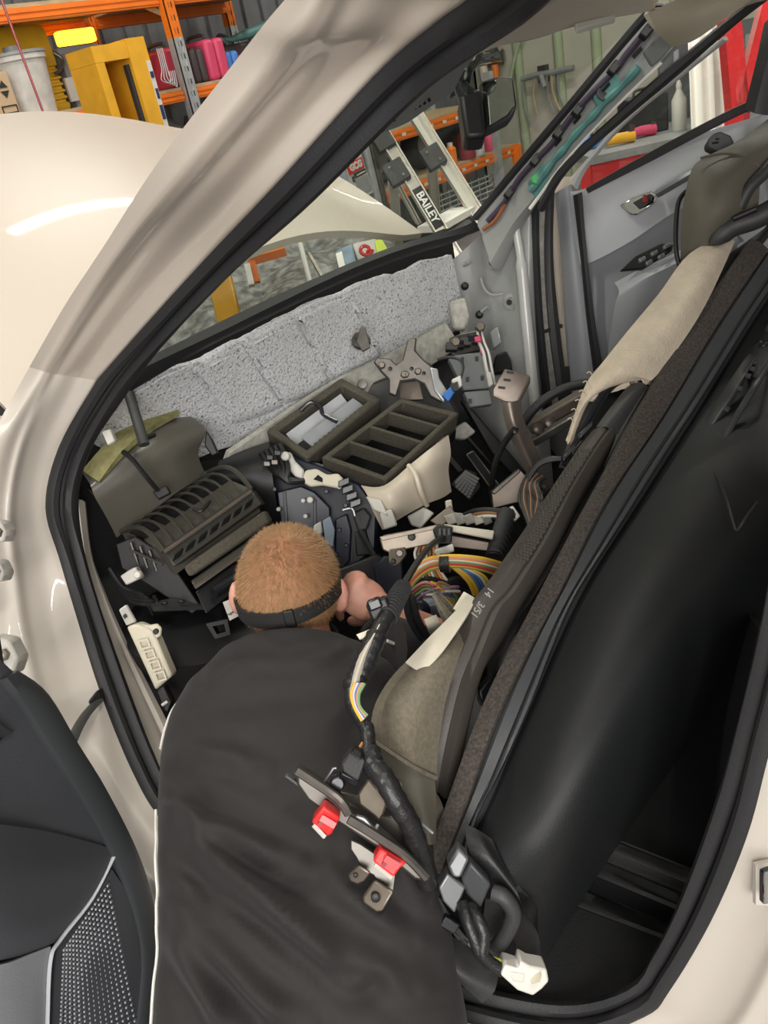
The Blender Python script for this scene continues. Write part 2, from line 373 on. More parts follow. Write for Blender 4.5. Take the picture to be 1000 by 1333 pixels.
def case(name, label, px0, px1, py0, py1, dy, m, m2=None, group='tool cases on the rack'):
    p0, p1 = WZ(px0, py1, YS+dy), WZ(px1, py0, YS+dy); x0 = max(p0.x, LASTX[0]+.006); x1 = max(p1.x, x0+.06); LASTX[0] = x1; h = max(.12, (WZ((px0+px1)/2, py0, YS+dy)-WZ((px0+px1)/2, py1, YS+dy)).z)
    t = thing(name, label, 'tool case', ((x0+x1)/2, YS+dy, ZS), group); y0, y1 = YS+dy, YS+dy+.36; xm = (x0+x1)/2; wd = (x1-x0)
    for k, (a, bb) in enumerate(((x0, xm-.003), (xm+.003, x1))):
        build(MB().abox((a, y0, ZS), (bb, y1, ZS+h)), 'shell', M[m] if k else M[m2 or m], t, min(.025, wd*.2), seg=3)
    build(MB().tube(crv([Vector((xm, y0+.1, ZS+h-.002)), Vector((xm, y0+.11, ZS+h+.03)), Vector((xm, y0+.25, ZS+h+.03)), Vector((xm, y0+.26, ZS+h-.002))], 4), .011), 'handle', M['case_black'], t)
    for yy in (y0+.06, y0+.3): build(MB().abox((xm-.014, yy-.02, ZS+h*.98), (xm+.014, yy+.02, ZS+h+.006)), 'latch', M['steel'], t)
case('tool_case', 'dark red narrow tool case next to the rack upright', 222, 240, 50, 105, .05, 'case_red')
case('tool_case', 'black and grey tool case between the two red cases', 243, 262, 54, 101, .04, 'case_black', 'case_black')
case('tool_case', 'large pinkish red tool case with rounded edges', 264, 289, 42, 98, .02, 'case_pink')
case('tool_case', 'blue tool case beside the pinkish red one', 291, 308, 55, 90, .05, 'case_blue')
case('tool_case', 'small bright red case past the blue one', 312, 322, 58, 80, .1, 'red_plastic')
d0 = WZ(325, 60, YS+.15)
t = thing('cordless_drill', 'teal and black power drill lying on top of the cases', 'drill', (d0.x, d0.y, ZS))
D1 = WZ(300, 52, YS+.5); D2 = WZ(345, 36, YS+.5)
build(MB().abox((D1.x-.2, YS+.42, ZS), (D2.x+.25, YS+.66, D2.z-.075)), 'carry_case', M['case_black'], t, .02)
build(MB().tube([D1+Vector((-.05, 0, .01)), D1, lerp(D1, D2, .5), D2, D2+Vector((.08, 0, .02))], [.014, .018, .034, .042, .038], 12), 'body', M['teal'], t)
build(MB().bar(D2, D2+Vector((.03, 0, -.11)), .04, .05), 'grip', M['case_black'], t, .008)
build(MB().tube(crv([D1, D1+Vector((-.06, .02, .04)), D1+Vector((-.12, 0, .02)), D1+Vector((-.08, -.03, -.03))], 6), .012), 'cord', M['case_black'], t)
h0 = WZ(210, 95, YS-.02)
t = thing('hose_clamp_bundle', 'bundle of bent wire hooks hung on the rack upright', 'hooks', h0)
for k in range(4):
    o = Vector((-.02+k*.014, -.02, 0)); build(MB().tube(crv([h0+o+Vector((.02, .0, .13)), h0+o+Vector((0, -.02, .02)), h0+o+Vector((-.03+k*.01, -.03, -.04)), h0+o+Vector((.03, -.03, -.06-.01*k)), h0+o+Vector((.05, -.02, .0))], 6), .0035, 6), 'wire_hook', M['galv'], t)
k0 = WZ(235, 150, YS+.1)
t = thing('floor_jack', 'dark green machine under the rack shelf', 'machine', (k0.x, k0.y, 0))
build(MB().abox((k0.x-.2, YS+.05, 0), (k0.x+.4, YS+.5, .9)), 'body', M['dark_clutter'], t, .03)
build(MB().tube(crv([Vector((k0.x, YS+.1, .88)), Vector((k0.x-.02, YS+.08, 1.2)), Vector((k0.x+.03, YS+.05, 1.42))], 5), .035), 'lever', M['charcoal'], t)
# red cord hanging in front of the rack
ca, cb = V(2, 0, 4.1), V(57, 148, 4.1); dv = (cb-ca)
tag(build(MB().tube([ca-dv*1.0, ca, cb, cb+dv*1.0], .006, 6), 'hanging_cord', M['dark_red']), 'thin red cord hanging in front of the rack', 'cord')
# ---------------------------------------------------------------- yellow hoist post
YH = 2.7
pt = VY(173, 54, YH)
t = thing('hoist_post', 'yellow steel hoist post with an open channel face', 'hoist post', (pt.x, YH, 0))
xa, xb = VY(122, 75, YH).x, VY(188, 55, YH).x; zt = VY(170, 53, YH).z; w = xb-xa
for nm, lo_, hi_ in (('side_web', (xa, YH+.031, .02), (xa+.02, YH+.22, zt-.075)), ('back_web', (xa, YH+.221, .02), (xb-w*.365, YH+.24, zt-.075)), ('box_column', (xb-w*.36, YH-.005, .02), (xb, YH+.24, zt+.012)), ('front_flange', (xa, YH, .02), (xa+w*.16, YH+.03, zt-.075)), ('top_cap', (xa, YH, zt-.074), (xb-w*.362, YH+.24, zt))):
    build(MB().abox(lo_, hi_), nm, M['yellow'], t)
build(MB().abox((xb-w*.42, YH+.02, .05), (xb-w*.362, YH+.05, zt-.1)), 'rubber_strip', M['rubber_soft'], t)
build(MB().abox((xb-.028, YH-.009, .5), (xb-.002, YH-.0055, zt-.1)), 'decal', M['white'], t)
for i in range(9): build(MB().abox((xb-.026+.004*(i % 2), YH-.0115, zt-.18-i*.1), (xb-.006, YH-.0085, zt-.15-i*.1+.02*(i % 3))), 'decal_mark', M['ink_blue'], t)
build(MB().abox((xa-.15, YH-.15, 0), (xb+.15, YH+.38, .02)), 'base_plate', M['yellow'], t)
# ---------------------------------------------------------------- rack seen through the windscreen
Y2 = 3.3
rk = thing('storage_rack', 'low orange rack behind the stepladder with dark bins on it', 'rack', (5, 3.6, 0))
def lev(px, py): return VY(px, py, Y2).z
zA0, zA1 = lev(580, 236), lev(580, 222); zB0, zB1 = lev(575, 166), lev(575, 152)
xl, xr = max(VY(430, 290, Y2).x, xu+1.45), VY(668, 195, Y2).x
for z0, z1, x1 in ((zA0, zA1, xr), (zB0, zB1, xr-.35)):
    for y in (Y2, Y2+.6): build(beam(MB(), xl, x1, y, z0, z1), 'beam', M['orange'], rk)
    b = MB(); x = xl+.1
    while x < x1-.05: b.abox((x, Y2-.037, (z0+z1)/2-.012), (x+.05, Y2-.0325, (z0+z1)/2+.012)); x += .19
    build(b, 'slot', M['white'], rk)['kind'] = 'stuff'
    for i in range(5): build(MB().abox((xl, Y2-.02+i*.13, z1+.001), (x1, Y2+.105+i*.13, z1+.018)), 'deck_board', M['wood'], rk)
for x in (xl, xr-.35, xr):
    for y in (Y2-.04, Y2+.64): build(MB().abox((x-.035, y-.035, 0), (x+.035, y+.035, zB1+.25 if x != xr else zA1+.01)), 'upright', M['galv'] if x != xr else M['orange'], rk)
for i in range(5):
    zz = zA0-.1-i*.045; build(MB().tube([Vector((xl+.9, Y2+.02, zz)), Vector((xr-.2, Y2+.02, zz))], .008, 6), 'wire', M['galv'], rk)
for i in range(9):
    xx = xl+.95+i*(xr-xl-1.2)/8; build(MB().tube([Vector((xx, Y2+.02, zA0-.08)), Vector((xx, Y2+.02, max(.02, zA0-.32)))], .006, 6), 'wire', M['galv'], rk)
def tire(label, x, z, r=.2):
    t = thing('tyre', label, 'tyre', (x, Y2+.3, z-r), 'tyres on the low rack'); b = MB(); rows = []
    for i in range(29):
        a = 2*PI*i/28; rows.append([Vector((x+(r-.05+.05*math.cos(q))*math.cos(a), Y2+.3+.09*math.sin(q), z+(r-.05+.05*math.cos(q))*math.sin(a))) for q in [2*PI*k/10 for k in range(10)]])
    build(b.grid(rows, True), 'tread', M['rubber_soft'], t); build(MB().lathe((x, Y2+.26, z), (0, 1, 0), [(r-.09, 0), (r-.08, .02), (r-.08, .07), (r-.1, .075)], 20), 'rim', M['grey_bin'], t)
tire('black tyre standing on the low rack behind the stepladder rails', VY(525, 200, Y2).x, zA1+.22)
tire('black tyre on the low rack under its upper beam', VY(583, 195, Y2).x, zA1+.22)
def bin_(label, px0, px1, z, h, m, y=Y2+.05, dep=.45):
    x0, x1 = VY(px0, 200, Y2).x, VY(px1, 200, Y2).x; t = thing('storage_bin', label, 'bin', ((x0+x1)/2, y+.2, z), 'bins on the low rack')
    build(prof_box(x0, x1, y, y+dep, [(z, -.015), (z+h*.8, 0), (z+h*.82, .012), (z+h*.92, .012), (z+h*.94, 0)]), 'body', M[m], t)
    build(MB().abox((x0-.012, y-.01, z+h*.942), (x1+.012, y+dep+.01, z+h)), 'lid', M['charcoal'], t, .006)
bin_('dark plastic bin standing at the end of the low rack', 622, 640, zA1+.019, .3, 'dark_clutter', Y2+.2, .3)
bin_('black crate on the low rack near the banner', 474, 492, zA1+.019, .42, 'dark_clutter')
for i, (px, lb) in enumerate(((612, 'dark red bottle below the rear view mirror'), (624, 'pale pink bottle below the rear view mirror'), (642, 'crimson red bottle at the end of the low rack'))):
    p = VY(px, 195, Y2+.0); xx = p.x; t = thing('bottle', lb, 'bottle', (xx, Y2-.0, zA1+.02), 'bottles on the low rack')
    build(MB().lathe((xx, Y2+.03, zA1+.02), (0, 0, 1), [(.07, 0), (.075, .02), (.075, .2), (.04, .25), (.03, .27)], 14), 'body', M[('dark_red', 'white_dirty', 'case_pink')[i]], t)
    build(MB().cyl((xx, Y2+.03, zA1+.29), (xx, Y2+.03, zA1+.32), .032), 'cap', M['white'], t)
p = VY(590, 212, Y2+.03); t = thing('spray_can', 'small white and orange spray can on the low rack', 'can', (p.x, Y2+.03, zA1+.02))
build(MB().lathe((p.x, Y2+.04, zA1+.02), (0, 0, 1), [(.05, 0), (.05, .13), (.03, .15)], 14), 'body', M['orange'], t); build(MB().cyl((p.x, Y2+.04, zA1+.17), (p.x, Y2+.04, zA1+.2), .025), 'cap', M['white'], t)
# banner, pipes and jugs at the left of the windscreen view
YB = 3.0
c = [VY(447, 212, YB), VY(470, 200, YB), VY(487, 250, YB), VY(464, 262, YB)]
t = thing('banner', 'hanging white banner with a red lettered block', 'banner', c[3])
build(MB().prism(c, (0, .015, 0)), 'panel', M['white_dirty'], t)
xd = (c[1]-c[0]).normalized(); yd = (c[0]-c[3]).normalized(); ww = (c[1]-c[0]).length; hh = (c[0]-c[3]).length; nY = Vector((0, -1, 0))
bc = c[0]+xd*ww*.5-yd*hh*.2
build(MB().box(bc+nY*.006, (xd, yd, nY), (ww*.42, hh*.13, .004)), 'red_block', M['red_paint'], t)
text('lettering', 'GCG', M['white'], bc+nY*.012, xd, yd, hh*.22, t, .002, bold=.004)
build(MB().box(bc-yd*hh*.22+xd*ww*.12+nY*.004, (xd, yd, nY), (ww*.32, hh*.055, .004)), 'dark_print', M['ink_black'], t)
build(MB().box(bc-yd*hh*.22+xd*ww*.14+nY*.009, (xd, yd, nY), (ww*.24, hh*.014, .002)), 'pale_print', M['white'], t)
for k in (0, 1): build(MB().lathe(bc-yd*hh*(.24+.07*k)-xd*ww*.3+nY*.002, nY, [(hh*.04, 0), (hh*.04, .006), (hh*.02, .006), (hh*.02, .002)], 12), 'ring_print', M['ink_black'], t)
build(MB().box(c[0]+xd*ww*.6-yd*hh*.72+nY*.004, (xd, yd, nY), (ww*.34, hh*.2, .003)), 'grey_print', M['grey_bin'], t)
for k, px in enumerate((482, 490)):
    a, bb = VY(px-8, 185, YB), VY(px+10, 262, YB)
    tag(build(MB().tube([a+(a-bb)*.6, a, bb, Vector((bb.x+.05, bb.y, .0))], .03, 10), 'steel_pipe', M['galv' if k == 0 else 'steel']), ('bright' if k == 0 else 'dull')+' steel pipe leaning beside the lettered banner', 'pipe')
for k, (px, py, m, lb) in enumerate(((428, 240, 'blue_grey', 'blue grey jug on the stack beside the banner'), (452, 226, 'pale_blue', 'pale blue jug beside the banner'), (404, 252, 'green_pipe', 'green jug next to the raised hood edge'))):
    p = VY(px, py+16, YB+.25); p.z = VY(432, 258, YB+.25).z; t = thing('jug', lb, 'jug', p, 'jugs beside the banner')
    build(MB().lathe(p, (0, 0, 1), [(.06, 0), (.066, .02), (.066, .17), (.03, .23), (.03, .25)], 14), 'body', M[m], t)
    build(MB().cyl(p+Vector((0, 0, .25)), p+Vector((0, 0, .28)), .034), 'cap', M['white'], t)
pz = VY(432, 258, YB+.25).z
tag(build(MB().abox((VY(385, 255, YB).x, YB+.08, 0), (VY(485, 255, YB).x, YB+.45, pz-.002)), 'packing_crate', M['dark_clutter'], None, .01), 'dark crate under the jugs beside the banner', 'crate')
# ---------------------------------------------------------------- stepladder
t = thing('stepladder', 'aluminium stepladder with black hinge plates and BAILEY label', 'ladder', V(560, 300, 4.2)+Vector((0, 0, -.7)))
LA, LB = V(506, 188, 3.9), V(574, 302, 3.9); RA, RB = V(553, 170, 4.1), V(619, 276, 4.1)
def ext(a, b, u, v): return a-(b-a)*u, b+(b-a)*v
nb = (FWD*-1)
def rail(a, b, w, name, m='alu'):
    mbx = MB(); mbx.bar(a, b, w, .02, up=FWD); d = (b-a).normalized(); x = d.cross(FWD).normalized()
    for s in (-1, 1): mbx.bar(a+x*s*(w/2)-FWD*.012, b+x*s*(w/2)-FWD*.012, .006, .045, up=FWD)
    return build(mbx, name, M[m], t)
a, b_ = ext(LA, LB, .25, 1.0); rail(a, b_, .055, 'front_rail'); a2, b2 = ext(RA, RB, .25, 1.0); rail(a2, b2, .06, 'front_rail')
r1a, r1b = V(511, 235, 4.05), V(519, 320, 4.4); r2a, r2b = V(562, 215, 4.25), V(568, 285, 4.6)
for q0, q1 in ((r1a, r1b), (r2a, r2b)): rail(q0, q1+(q1-q0)*1.2, .04, 'rear_leg')
rail(V(518, 242, 4.0), V(545, 292, 4.1), .014, 'brace')
for q in (V(516, 225, 3.87), V(564, 205, 4.07)):
    dd = (LB-LA).normalized(); build(MB().box(q, (dd, dd.cross(FWD), FWD), (.055, .05, .02)), 'hinge_plate', M['charcoal'], t, .006)
    for k in (-1, 1): build(MB().cyl(q-FWD*.02+dd*.03*k+dd.cross(FWD)*.02*k, q-FWD*.026+dd*.03*k+dd.cross(FWD)*.02*k, .006), 'rivet', M['chrome'], t)
build(MB().box(V(500, 185, 3.88), ((LB-LA).normalized(), (LB-LA).normalized().cross(FWD), FWD), (.04, .045, .02)), 'hinge_plate', M['charcoal'], t, .006)
for f in (.93, 1.6):
    s0, s1 = lerp(LA, LB, f), lerp(RA, RB, f); tw = Vector((.0, .10, 0)); build(MB().prism([s0-tw*.2, s1-tw*.2, s1+tw*1.2, s0+tw*1.2], (0, 0, -.03)), 'tread', M['white_panel'], t)
m0 = lerp(LA, LB, .74); dd = (LB-LA).normalized(); yx = dd.cross(FWD).normalized()
if yx.dot(RGT) < 0: yx = -yx
build(MB().box(m0-FWD*.022, (dd, yx, FWD), (.105, .024, .003)), 'label_plate', M['ink_black'], t)
text('lettering', 'BAILEY', M['white_panel'], m0-FWD*.027, dd, yx, .052, t, .001, bold=.0012)
# ---------------------------------------------------------------- what shows under the raised hood
def crumple(rows, k, amp, f, mt, name, label, cat, seed=0):
    mbx = MB().sheet(rows, k, .01)
    for i, p in enumerate(mbx.v):
        n = mnoise.noise_vector(p*f+Vector((seed, 0, 0))); mbx.v[i] = p+n*amp
    return tag(build(mbx, name, M[mt], smooth=25), label, cat)
crumple([[(200, 345, 4.4), (300, 320, 4.5), (400, 300, 4.7), (490, 285, 4.8), (515, 290, 4.9)], [(190, 400, 4.2), (300, 370, 4.3), (400, 350, 4.3), (490, 330, 4.4), (515, 330, 4.5)], [(180, 470, 3.98), (300, 430, 4.0), (400, 400, 3.9), (490, 380, 4.0), (512, 375, 4.1)],
         [VZ(150, 600, .02), VZ(300, 580, .02), VZ(400, 560, .02), VZ(480, 540, .02), VZ(510, 530, .02)]], 9, .09, 5, 'tarp', 'plastic_sheeting', 'crumpled grey plastic sheeting piled beyond the open hood', 'sheeting')
t = thing('trolley_frame', 'orange steel trolley frame standing in the grey sheeting', 'trolley', V(335, 360, 3.7))
for q in ((326, 340, 372, 327), (327, 339, 334, 368)): build(MB().bar(V(q[0], q[1], 3.7), V(q[2], q[3], 3.7), .035, .035), 'frame_bar', M['orange'], t)
build(MB().bar(V(322, 345, 3.68), V(328, 372, 3.62), .025, .02), 'frame_bar', M['white_dirty'], t)
t = thing('hoist_post_lower', 'lower end of the yellow hoist post, added as a separate piece', 'stand', VZ(330, 520, 0))  # extra piece added in place of the hoist post's lower end
a, b_ = V(282, 345, 3.75), V(300, 420, 3.72); e_ = b_+(b_-a)*((b_.z-.03)/(a.z-b_.z))
build(MB().bar(a, e_, .105, .08, up=FWD), 'upright', M['yellow'], t, .006); build(MB().bar(e_+Vector((-.15, 0, 0)), e_+Vector((.15, 0, 0)), .16, .05), 'foot', M['yellow'], t, .006)
for k, (q, m) in enumerate((((391, 318, 404, 368), 'white'), ((402, 330, 420, 362), 'zinc'))):
    tag(build(MB().tube([V(q[0], q[1], 3.7), V(q[2], q[3], 3.6)], .012 if k == 0 else .009, 8), 'rod', M[m]), ('white' if k == 0 else 'tan')+' rod standing in the grey plastic sheeting', 'rod')
t = thing('oil_drum', 'blue grey container with a red swirl mark beyond the hood', 'container', V(465, 345, 3.9))
build(MB().prism(VV([(436, 326, 3.7), (458, 316, 3.7), (466, 345, 3.65), (443, 352, 3.65)]), FWD*.22), 'body', M['blue_grey'], t, .012)
build(MB().prism(VV([(458, 317, 3.72), (490, 309, 3.75), (498, 333, 3.7), (467, 344, 3.67)]), FWD*.22), 'body', M['white_dirty'], t, .012)
sp = [V(476+9*math.cos(a)*(1-a/12), 325+8*math.sin(a)*(1-a/12), 3.66) for a in [i*.45 for i in range(18)]]
build(MB().tube(sp, .008, 6), 'swirl_mark', M['red_paint'], t)
build(MB().prism(VV([(437, 330, 3.69), (445, 327, 3.69), (450, 348, 3.64), (442, 351, 3.64)]), FWD*.01), 'stripe', M['white_panel'], t)
tag(build(MB().prism(VV([(488, 313, 3.6), (497, 311, 3.6), (504, 323, 3.58), (500, 331, 3.57), (491, 331, 3.57)]), FWD*.06), 'tape_roll', M['lime']), 'lime yellow tag lying beside the red swirl mark', 'tag')
# ---------------------------------------------------------------- wall fittings at the right of the windscreen
def W7(px, py, x=7.09): return VX(px, py, x)
t = thing('air_line_fitting', 'chrome air line regulator with an orange hose tail', 'regulator', W7(640, 90))
build(MB().cyl(W7(625, 78), W7(655, 72), .06, 14), 'barrel', M['chrome'], t); build(MB().cyl(W7(640, 66), W7(650, 60), .05, 12), 'knob', M['chrome'], t)
build(MB().cyl(W7(644, 84), W7(646, 104), .04, 12), 'hose_tail', M['orange'], t); build(MB().cyl(W7(629, 86), W7(632, 104), .05, 12), 'bowl', M['duct_cream'], t)
q = W7(640, 76); build(MB().abox((7.1, q.y-.08, q.z-.08), (7.199, q.y+.08, q.z+.08)), 'wall_plate', M['steel'], t)
t = thing('hose_hanger', 'grey wall hanger arm with dangling leads', 'hanger', W7(715, 100))
build(MB().tube([W7(679, 103), W7(700, 97), W7(720, 94), W7(747, 88)], .028, 8), 'arm', M['grey_bin'], t); build(MB().cyl(W7(704, 97, 7.05), W7(709, 113, 7.05), .03), 'hook', M['grey_bin'], t)
q = W7(704, 97); build(MB().abox((7.1, q.y-.04, q.z-.08), (7.199, q.y+.04, q.z+.08)), 'wall_plate', M['steel'], t)
for k, q in enumerate(((680, 104, 692, 165), (697, 100, 700, 150), (712, 98, 722, 148), (718, 97, 730, 145), (727, 95, 735, 140))):
    build(MB().tube(crv([W7(q[0], q[1]), W7((q[0]+q[2])/2-4, (q[1]+q[3])/2, 7.1), W7(q[2], q[3])], 6), .012, 6), 'lead', M['grey_bin' if k % 2 == 0 else 'cardboard'], t)
# ---------------------------------------------------------------- beyond the right-hand door glass
t = thing('red_gantry', 'red painted steel gantry with a triangular opening', 'gantry', V(965, 150, 4.0)+Vector((0, 0, -1.1)))
for q, wdt in (((944, -30, 960, 146), .085), ((1012, -40, 964, 146), .075)): build(MB().bar(V(q[0], q[1], 4.0), V(q[2], q[3], 4.0), wdt, .08, up=FWD), 'column', M['red_paint'], t)
pb = V(960, 146, 4.0); build(MB().abox((pb.x-.045, pb.y-.045, 0), (pb.x+.045, pb.y+.045, pb.z+.02)), 'base_post', M['red_paint'], t)
t = thing('sheet_curtain', 'bright white sheet hanging beside the red gantry', 'curtain', V(930, 180, 4.4)+Vector((0, 0, -.8)))
mbx = MB(); rows = []
for j in range(5): rows.append([V(895+i*3.7+j*2.6, -20+j*66+(i % 2)*1.0, 4.3+.012*math.sin(i*1.4)) for i in range(18)])
build(mbx.sheet(rows, 2, .01), 'sheet', M['white_panel'], t)
BY = [V(770, 215, 4.4), V(905, 165, 4.4)]; zb = BY[0].z
t = thing('workbench', 'red fronted workbench strewn with tools', 'workbench', ((BY[0].x+BY[1].x)/2, (BY[0].y+BY[1].y)/2, 0))
ax = Vector((BY[1].x-BY[0].x, BY[1].y-BY[0].y, 0)).normalized(); bk = Vector((ax.y, -ax.x, 0))
if bk.dot(FWD) < 0: bk = -bk
B0 = Vector((BY[0].x, BY[0].y, zb)); B1 = B0+ax*1.75
build(MB().prism([B0, B1, B1+bk*.7, B0+bk*.7], (0, 0, .04)), 'top', M['grey_bin'], t)
build(MB().prism([B0+bk*.02, B1+bk*.02, B1+bk*.06, B0+bk*.06], (0, 0, -.22)), 'drawer_front', M['red_paint'], t)
for q in (B0+bk*.05, B1+bk*.05, B0+bk*.62, B1+bk*.62): build(MB().abox((q.x-.03, q.y-.03, 0), (q.x+.03, q.y+.03, zb)), 'leg', M['red_paint'], t)
build(MB().prism([B0+bk*.3-Vector((0, 0, zb-.05)), B1+bk*.3-Vector((0, 0, zb-.05)), B1+bk*.32-Vector((0, 0, zb-.05)), B0+bk*.32-Vector((0, 0, zb-.05))], (0, 0, zb-.3)), 'back_panel', M['grey_bin'], t)
zt = zb+.04
items = [(.25, .2, 'yellow', 'yellow clamp on the workbench', 'clamp', .09), (.42, .3, 'case_pink', 'pink handled tool on the workbench', 'tool', .07), (.62, .25, 'white', 'clear white spray bottle on the workbench', 'bottle', .24), (.78, .35, 'white_dirty', 'frosted squeeze bottle on the workbench', 'bottle', .26), (.92, .2, 'white', 'red capped white bottle on the workbench', 'bottle', .18),
         (1.08, .3, 'grey_bin', 'grey parts tin on the workbench', 'tin', .12), (1.22, .25, 'case_pink', 'pink rag tub on the workbench', 'tub', .09), (.1, .35, 'case_blue', 'blue tool tray on the workbench', 'tray', .06), (1.38, .35, 'dark_clutter', 'dark grinder on the workbench', 'tool', .11), (.5, .45, 'dark_clutter', 'black case at the back of the workbench', 'case', .2), (1.0, .5, 'dark_clutter', 'tall dark tin at the back of the workbench', 'tin', .32)]
for s_, b_, m, lb, ct, h in items:
    p = B0+ax*s_+bk*b_; p.z = zt; t = thing(ct if ct != 'tool' else 'hand_tool', lb, ct, p)
    if ct == 'bottle':
        build(MB().lathe(p, (0, 0, 1), [(.035, 0), (.04, .01), (.04, h*.65), (.015, h*.85), (.014, h*.9)], 14), 'body', M[m], t); build(MB().lathe(p+Vector((0, 0, h*.9)), (0, 0, 1), [(.016, 0), (.016, h*.07), (.008, h*.16)], 10), 'cap', M['red_plastic' if 'red' in lb else 'white'], t)
    elif ct in ('tin', 'tub'):
        build(MB().lathe(p, (0, 0, 1), [(.06, 0), (.06, h*.9), (.064, h*.9), (.064, h)], 16), 'body', M[m], t); build(MB().cyl(p+Vector((0, 0, h)), p+Vector((0, 0, h+.008)), .055), 'lid', M['steel'], t)
    elif ct in ('tray', 'case'):
        build(MB().box(p+Vector((0, 0, h/2)), (ax, bk, (0, 0, 1)), (.12, .08, h/2)), 'body', M[m], t, .01); build(MB().tube(crv([p+ax*-.05+Vector((0, 0, h-.004)), p+ax*-.04+Vector((0, 0, h+.03)), p+ax*.04+Vector((0, 0, h+.03)), p+ax*.05+Vector((0, 0, h-.004))], 4), .008), 'handle', M['charcoal'], t)
    else:
        build(MB().tube([p+ax*-.09+Vector((0, 0, .03)), p+Vector((0, 0, .035)), p+ax*.08+Vector((0, 0, .03))], [.02, .028, .03], 10), 'handle', M[m], t); build(MB().bar(p+ax*.06+Vector((0, 0, .03)), p+ax*.07+Vector((0, 0, h)), .025, .03), 'jaw', M['steel'], t)
t = thing('bench_pegboard', 'grey backboard with hanging tools behind the workbench', 'pegboard', B0+bk*.8+ax*1.0)
Q0 = B0+bk*.74; Q0.z = 0; build(MB().prism([Q0+ax*.75, Q0+ax*1.9, Q0+ax*1.9+bk*.03, Q0+ax*.75+bk*.03], (0, 0, zb+.5)), 'board', M['wall_grey'], t)
for i in range(7):
    p = Q0+ax*(.85+i*.15)-bk*.012; p.z = zb+.42-.05*(i % 3); build(MB().bar(p, p-Vector((0, 0, .12+.06*(i % 4))), .03, .018), 'hung_tool', M[('galv', 'white_dirty', 'red_plastic', 'grey_bin', 'charcoal')[i % 5]], t)
# ================================================================ the car
car = thing('car', 'white car with its cabin stripped out, hood raised and front doors open', 'car', (0, -.6, 0))
def dd_(p): return (p-CAM).dot(FWD)
# --- door aperture: outer edge O of the rubber seal, inner edge I (px, py, d)
O = [(700, -95, .685), (640, -30, .74), (608, 0, .80), (560, 35, .85), (486, 100, .93), (360, 239, 1.06), (269, 335, 1.24), (189, 423, 1.40), (126, 495, 1.55), (76, 583, 1.64), (59, 660, 1.67), (78, 730, 1.67), (99, 801, 1.64), (130, 900, 1.58),
     (172, 1004, 1.50), (214, 1072, 1.45), (300, 1150, 1.39), (400, 1225, 1.33), (520, 1295, 1.27), (620, 1335, 1.23), (740, 1355, 1.19), (839, 1324, 1.15), (872, 1290, 1.12), (926, 1199, 1.06), (972, 1091, .99), (1000, 987, .94), (1035, 850, .88), (1060, 700, .83)]
I = [(800, -95, .74), (730, -30, .80), (690, 10, .84), (610, 65, .90), (540, 120, .97), (400, 262, 1.10), (300, 350, 1.28), (215, 445, 1.44), (160, 520, 1.58), (118, 585, 1.67), (102, 650, 1.70), (110, 725, 1.71), (128, 796, 1.69), (161, 885, 1.63),
     (198, 983, 1.55), (228, 1040, 1.50), (310, 1115, 1.43), (415, 1190, 1.37), (530, 1255, 1.31), (640, 1290, 1.27), (744, 1303, 1.23), (814, 1286, 1.19), (864, 1235, 1.15), (905, 1137, 1.09), (951, 1012, 1.02), (985, 890, .96), (1010, 770, .90), (1030, 640, .85)]
Oc = resample(crv(VV(O), 8), 160); Ic = resample(crv(VV(I), 8), 160)
seal = build(MB().band(Oc, Ic, [(0, 0), (.05, .008), (.2, .014), (.36, .012), (.42, .003), (.5, .003), (.56, .014), (.72, .020), (.9, .015), (1, .003)], 160, thick=.01), 'door_seal', M['rubber'], car, label='black rubber seal round the door opening')
# --- painted body side round the aperture
col_o = [(425, -165), (400, -70), (385, -20), (345, 30), (300, 88), (205, 212), (134, 322), (84, 398), (38, 478), (-6, 560), (-35, 640), (-60, 730), (-70, 830), (-40, 940), (60, 1060), (130, 1140), (225, 1225), (330, 1310), (450, 1390), (560, 1480), (760, 1520), (960, 1450), (1060, 1380), (1120, 1250), (1160, 1110), (1190, 1000), (1220, 850), (1240, 700)]
col_c = [(535, -150), (480, -60), (450, -20), (415, 45), (372, 97), (262, 224), (182, 316), (121, 400), (66, 486), (24, 575), (8, 660), (12, 735), (22, 830), (50, 935), (110, 1040), (165, 1115), (255, 1190), (360, 1270), (485, 1345), (590, 1405), (750, 1440), (900, 1390), (970, 1345), (1030, 1230), (1075, 1110), (1105, 1000), (1130, 850), (1150, 700)]
rows = []
for i, (o, c, q) in enumerate(zip(col_o, col_c, O)):
    ap = i < 9; d = q[2]; low = 14 <= i <= 18
    e1 = (lerp(c[0], q[0], .92), lerp(c[1], q[1], .92), d-.004)
    g2 = (lerp(c[0], q[0], .62), lerp(c[1], q[1], .62), d+(.006 if ap else -.018))
    g1 = (lerp(c[0], q[0], .3), lerp(c[1], q[1], .3), d-(.012 if ap else .045))
    cc = (c[0], c[1], d-(.03 if ap else .075)); cs = (lerp(c[0], q[0], .10), lerp(c[1], q[1], .10), d-(.018 if ap else .070)); mid = (lerp(c[0], o[0], .5), lerp(c[1], o[1], .5), d-(.034 if ap else .10)); oo = (o[0], o[1], d+(.015 if ap else -.11))
    if low: cc = (*cc[:2], d+.005); cs = (*cs[:2], d+.003); g1 = (*g1[:2], d-.005); mid = (*mid[:2], d+.03); oo = (*oo[:2], d+.07)
    rows.append([oo, mid, (lerp(c[0], o[0], .10), lerp(c[1], o[1], .10), cc[2]-.002), cs, g1, g2, e1, q])
A = build(MB().sheet(rows[:9], 6, .006), 'front_pillar', M['paint'], car, label='white painted windscreen pillar with a step and groove')
B = build(MB().sheet(rows[8:17], 6, .006), 'hinge_post', M['jamb'], car, label='white painted hinge post with door hinges')
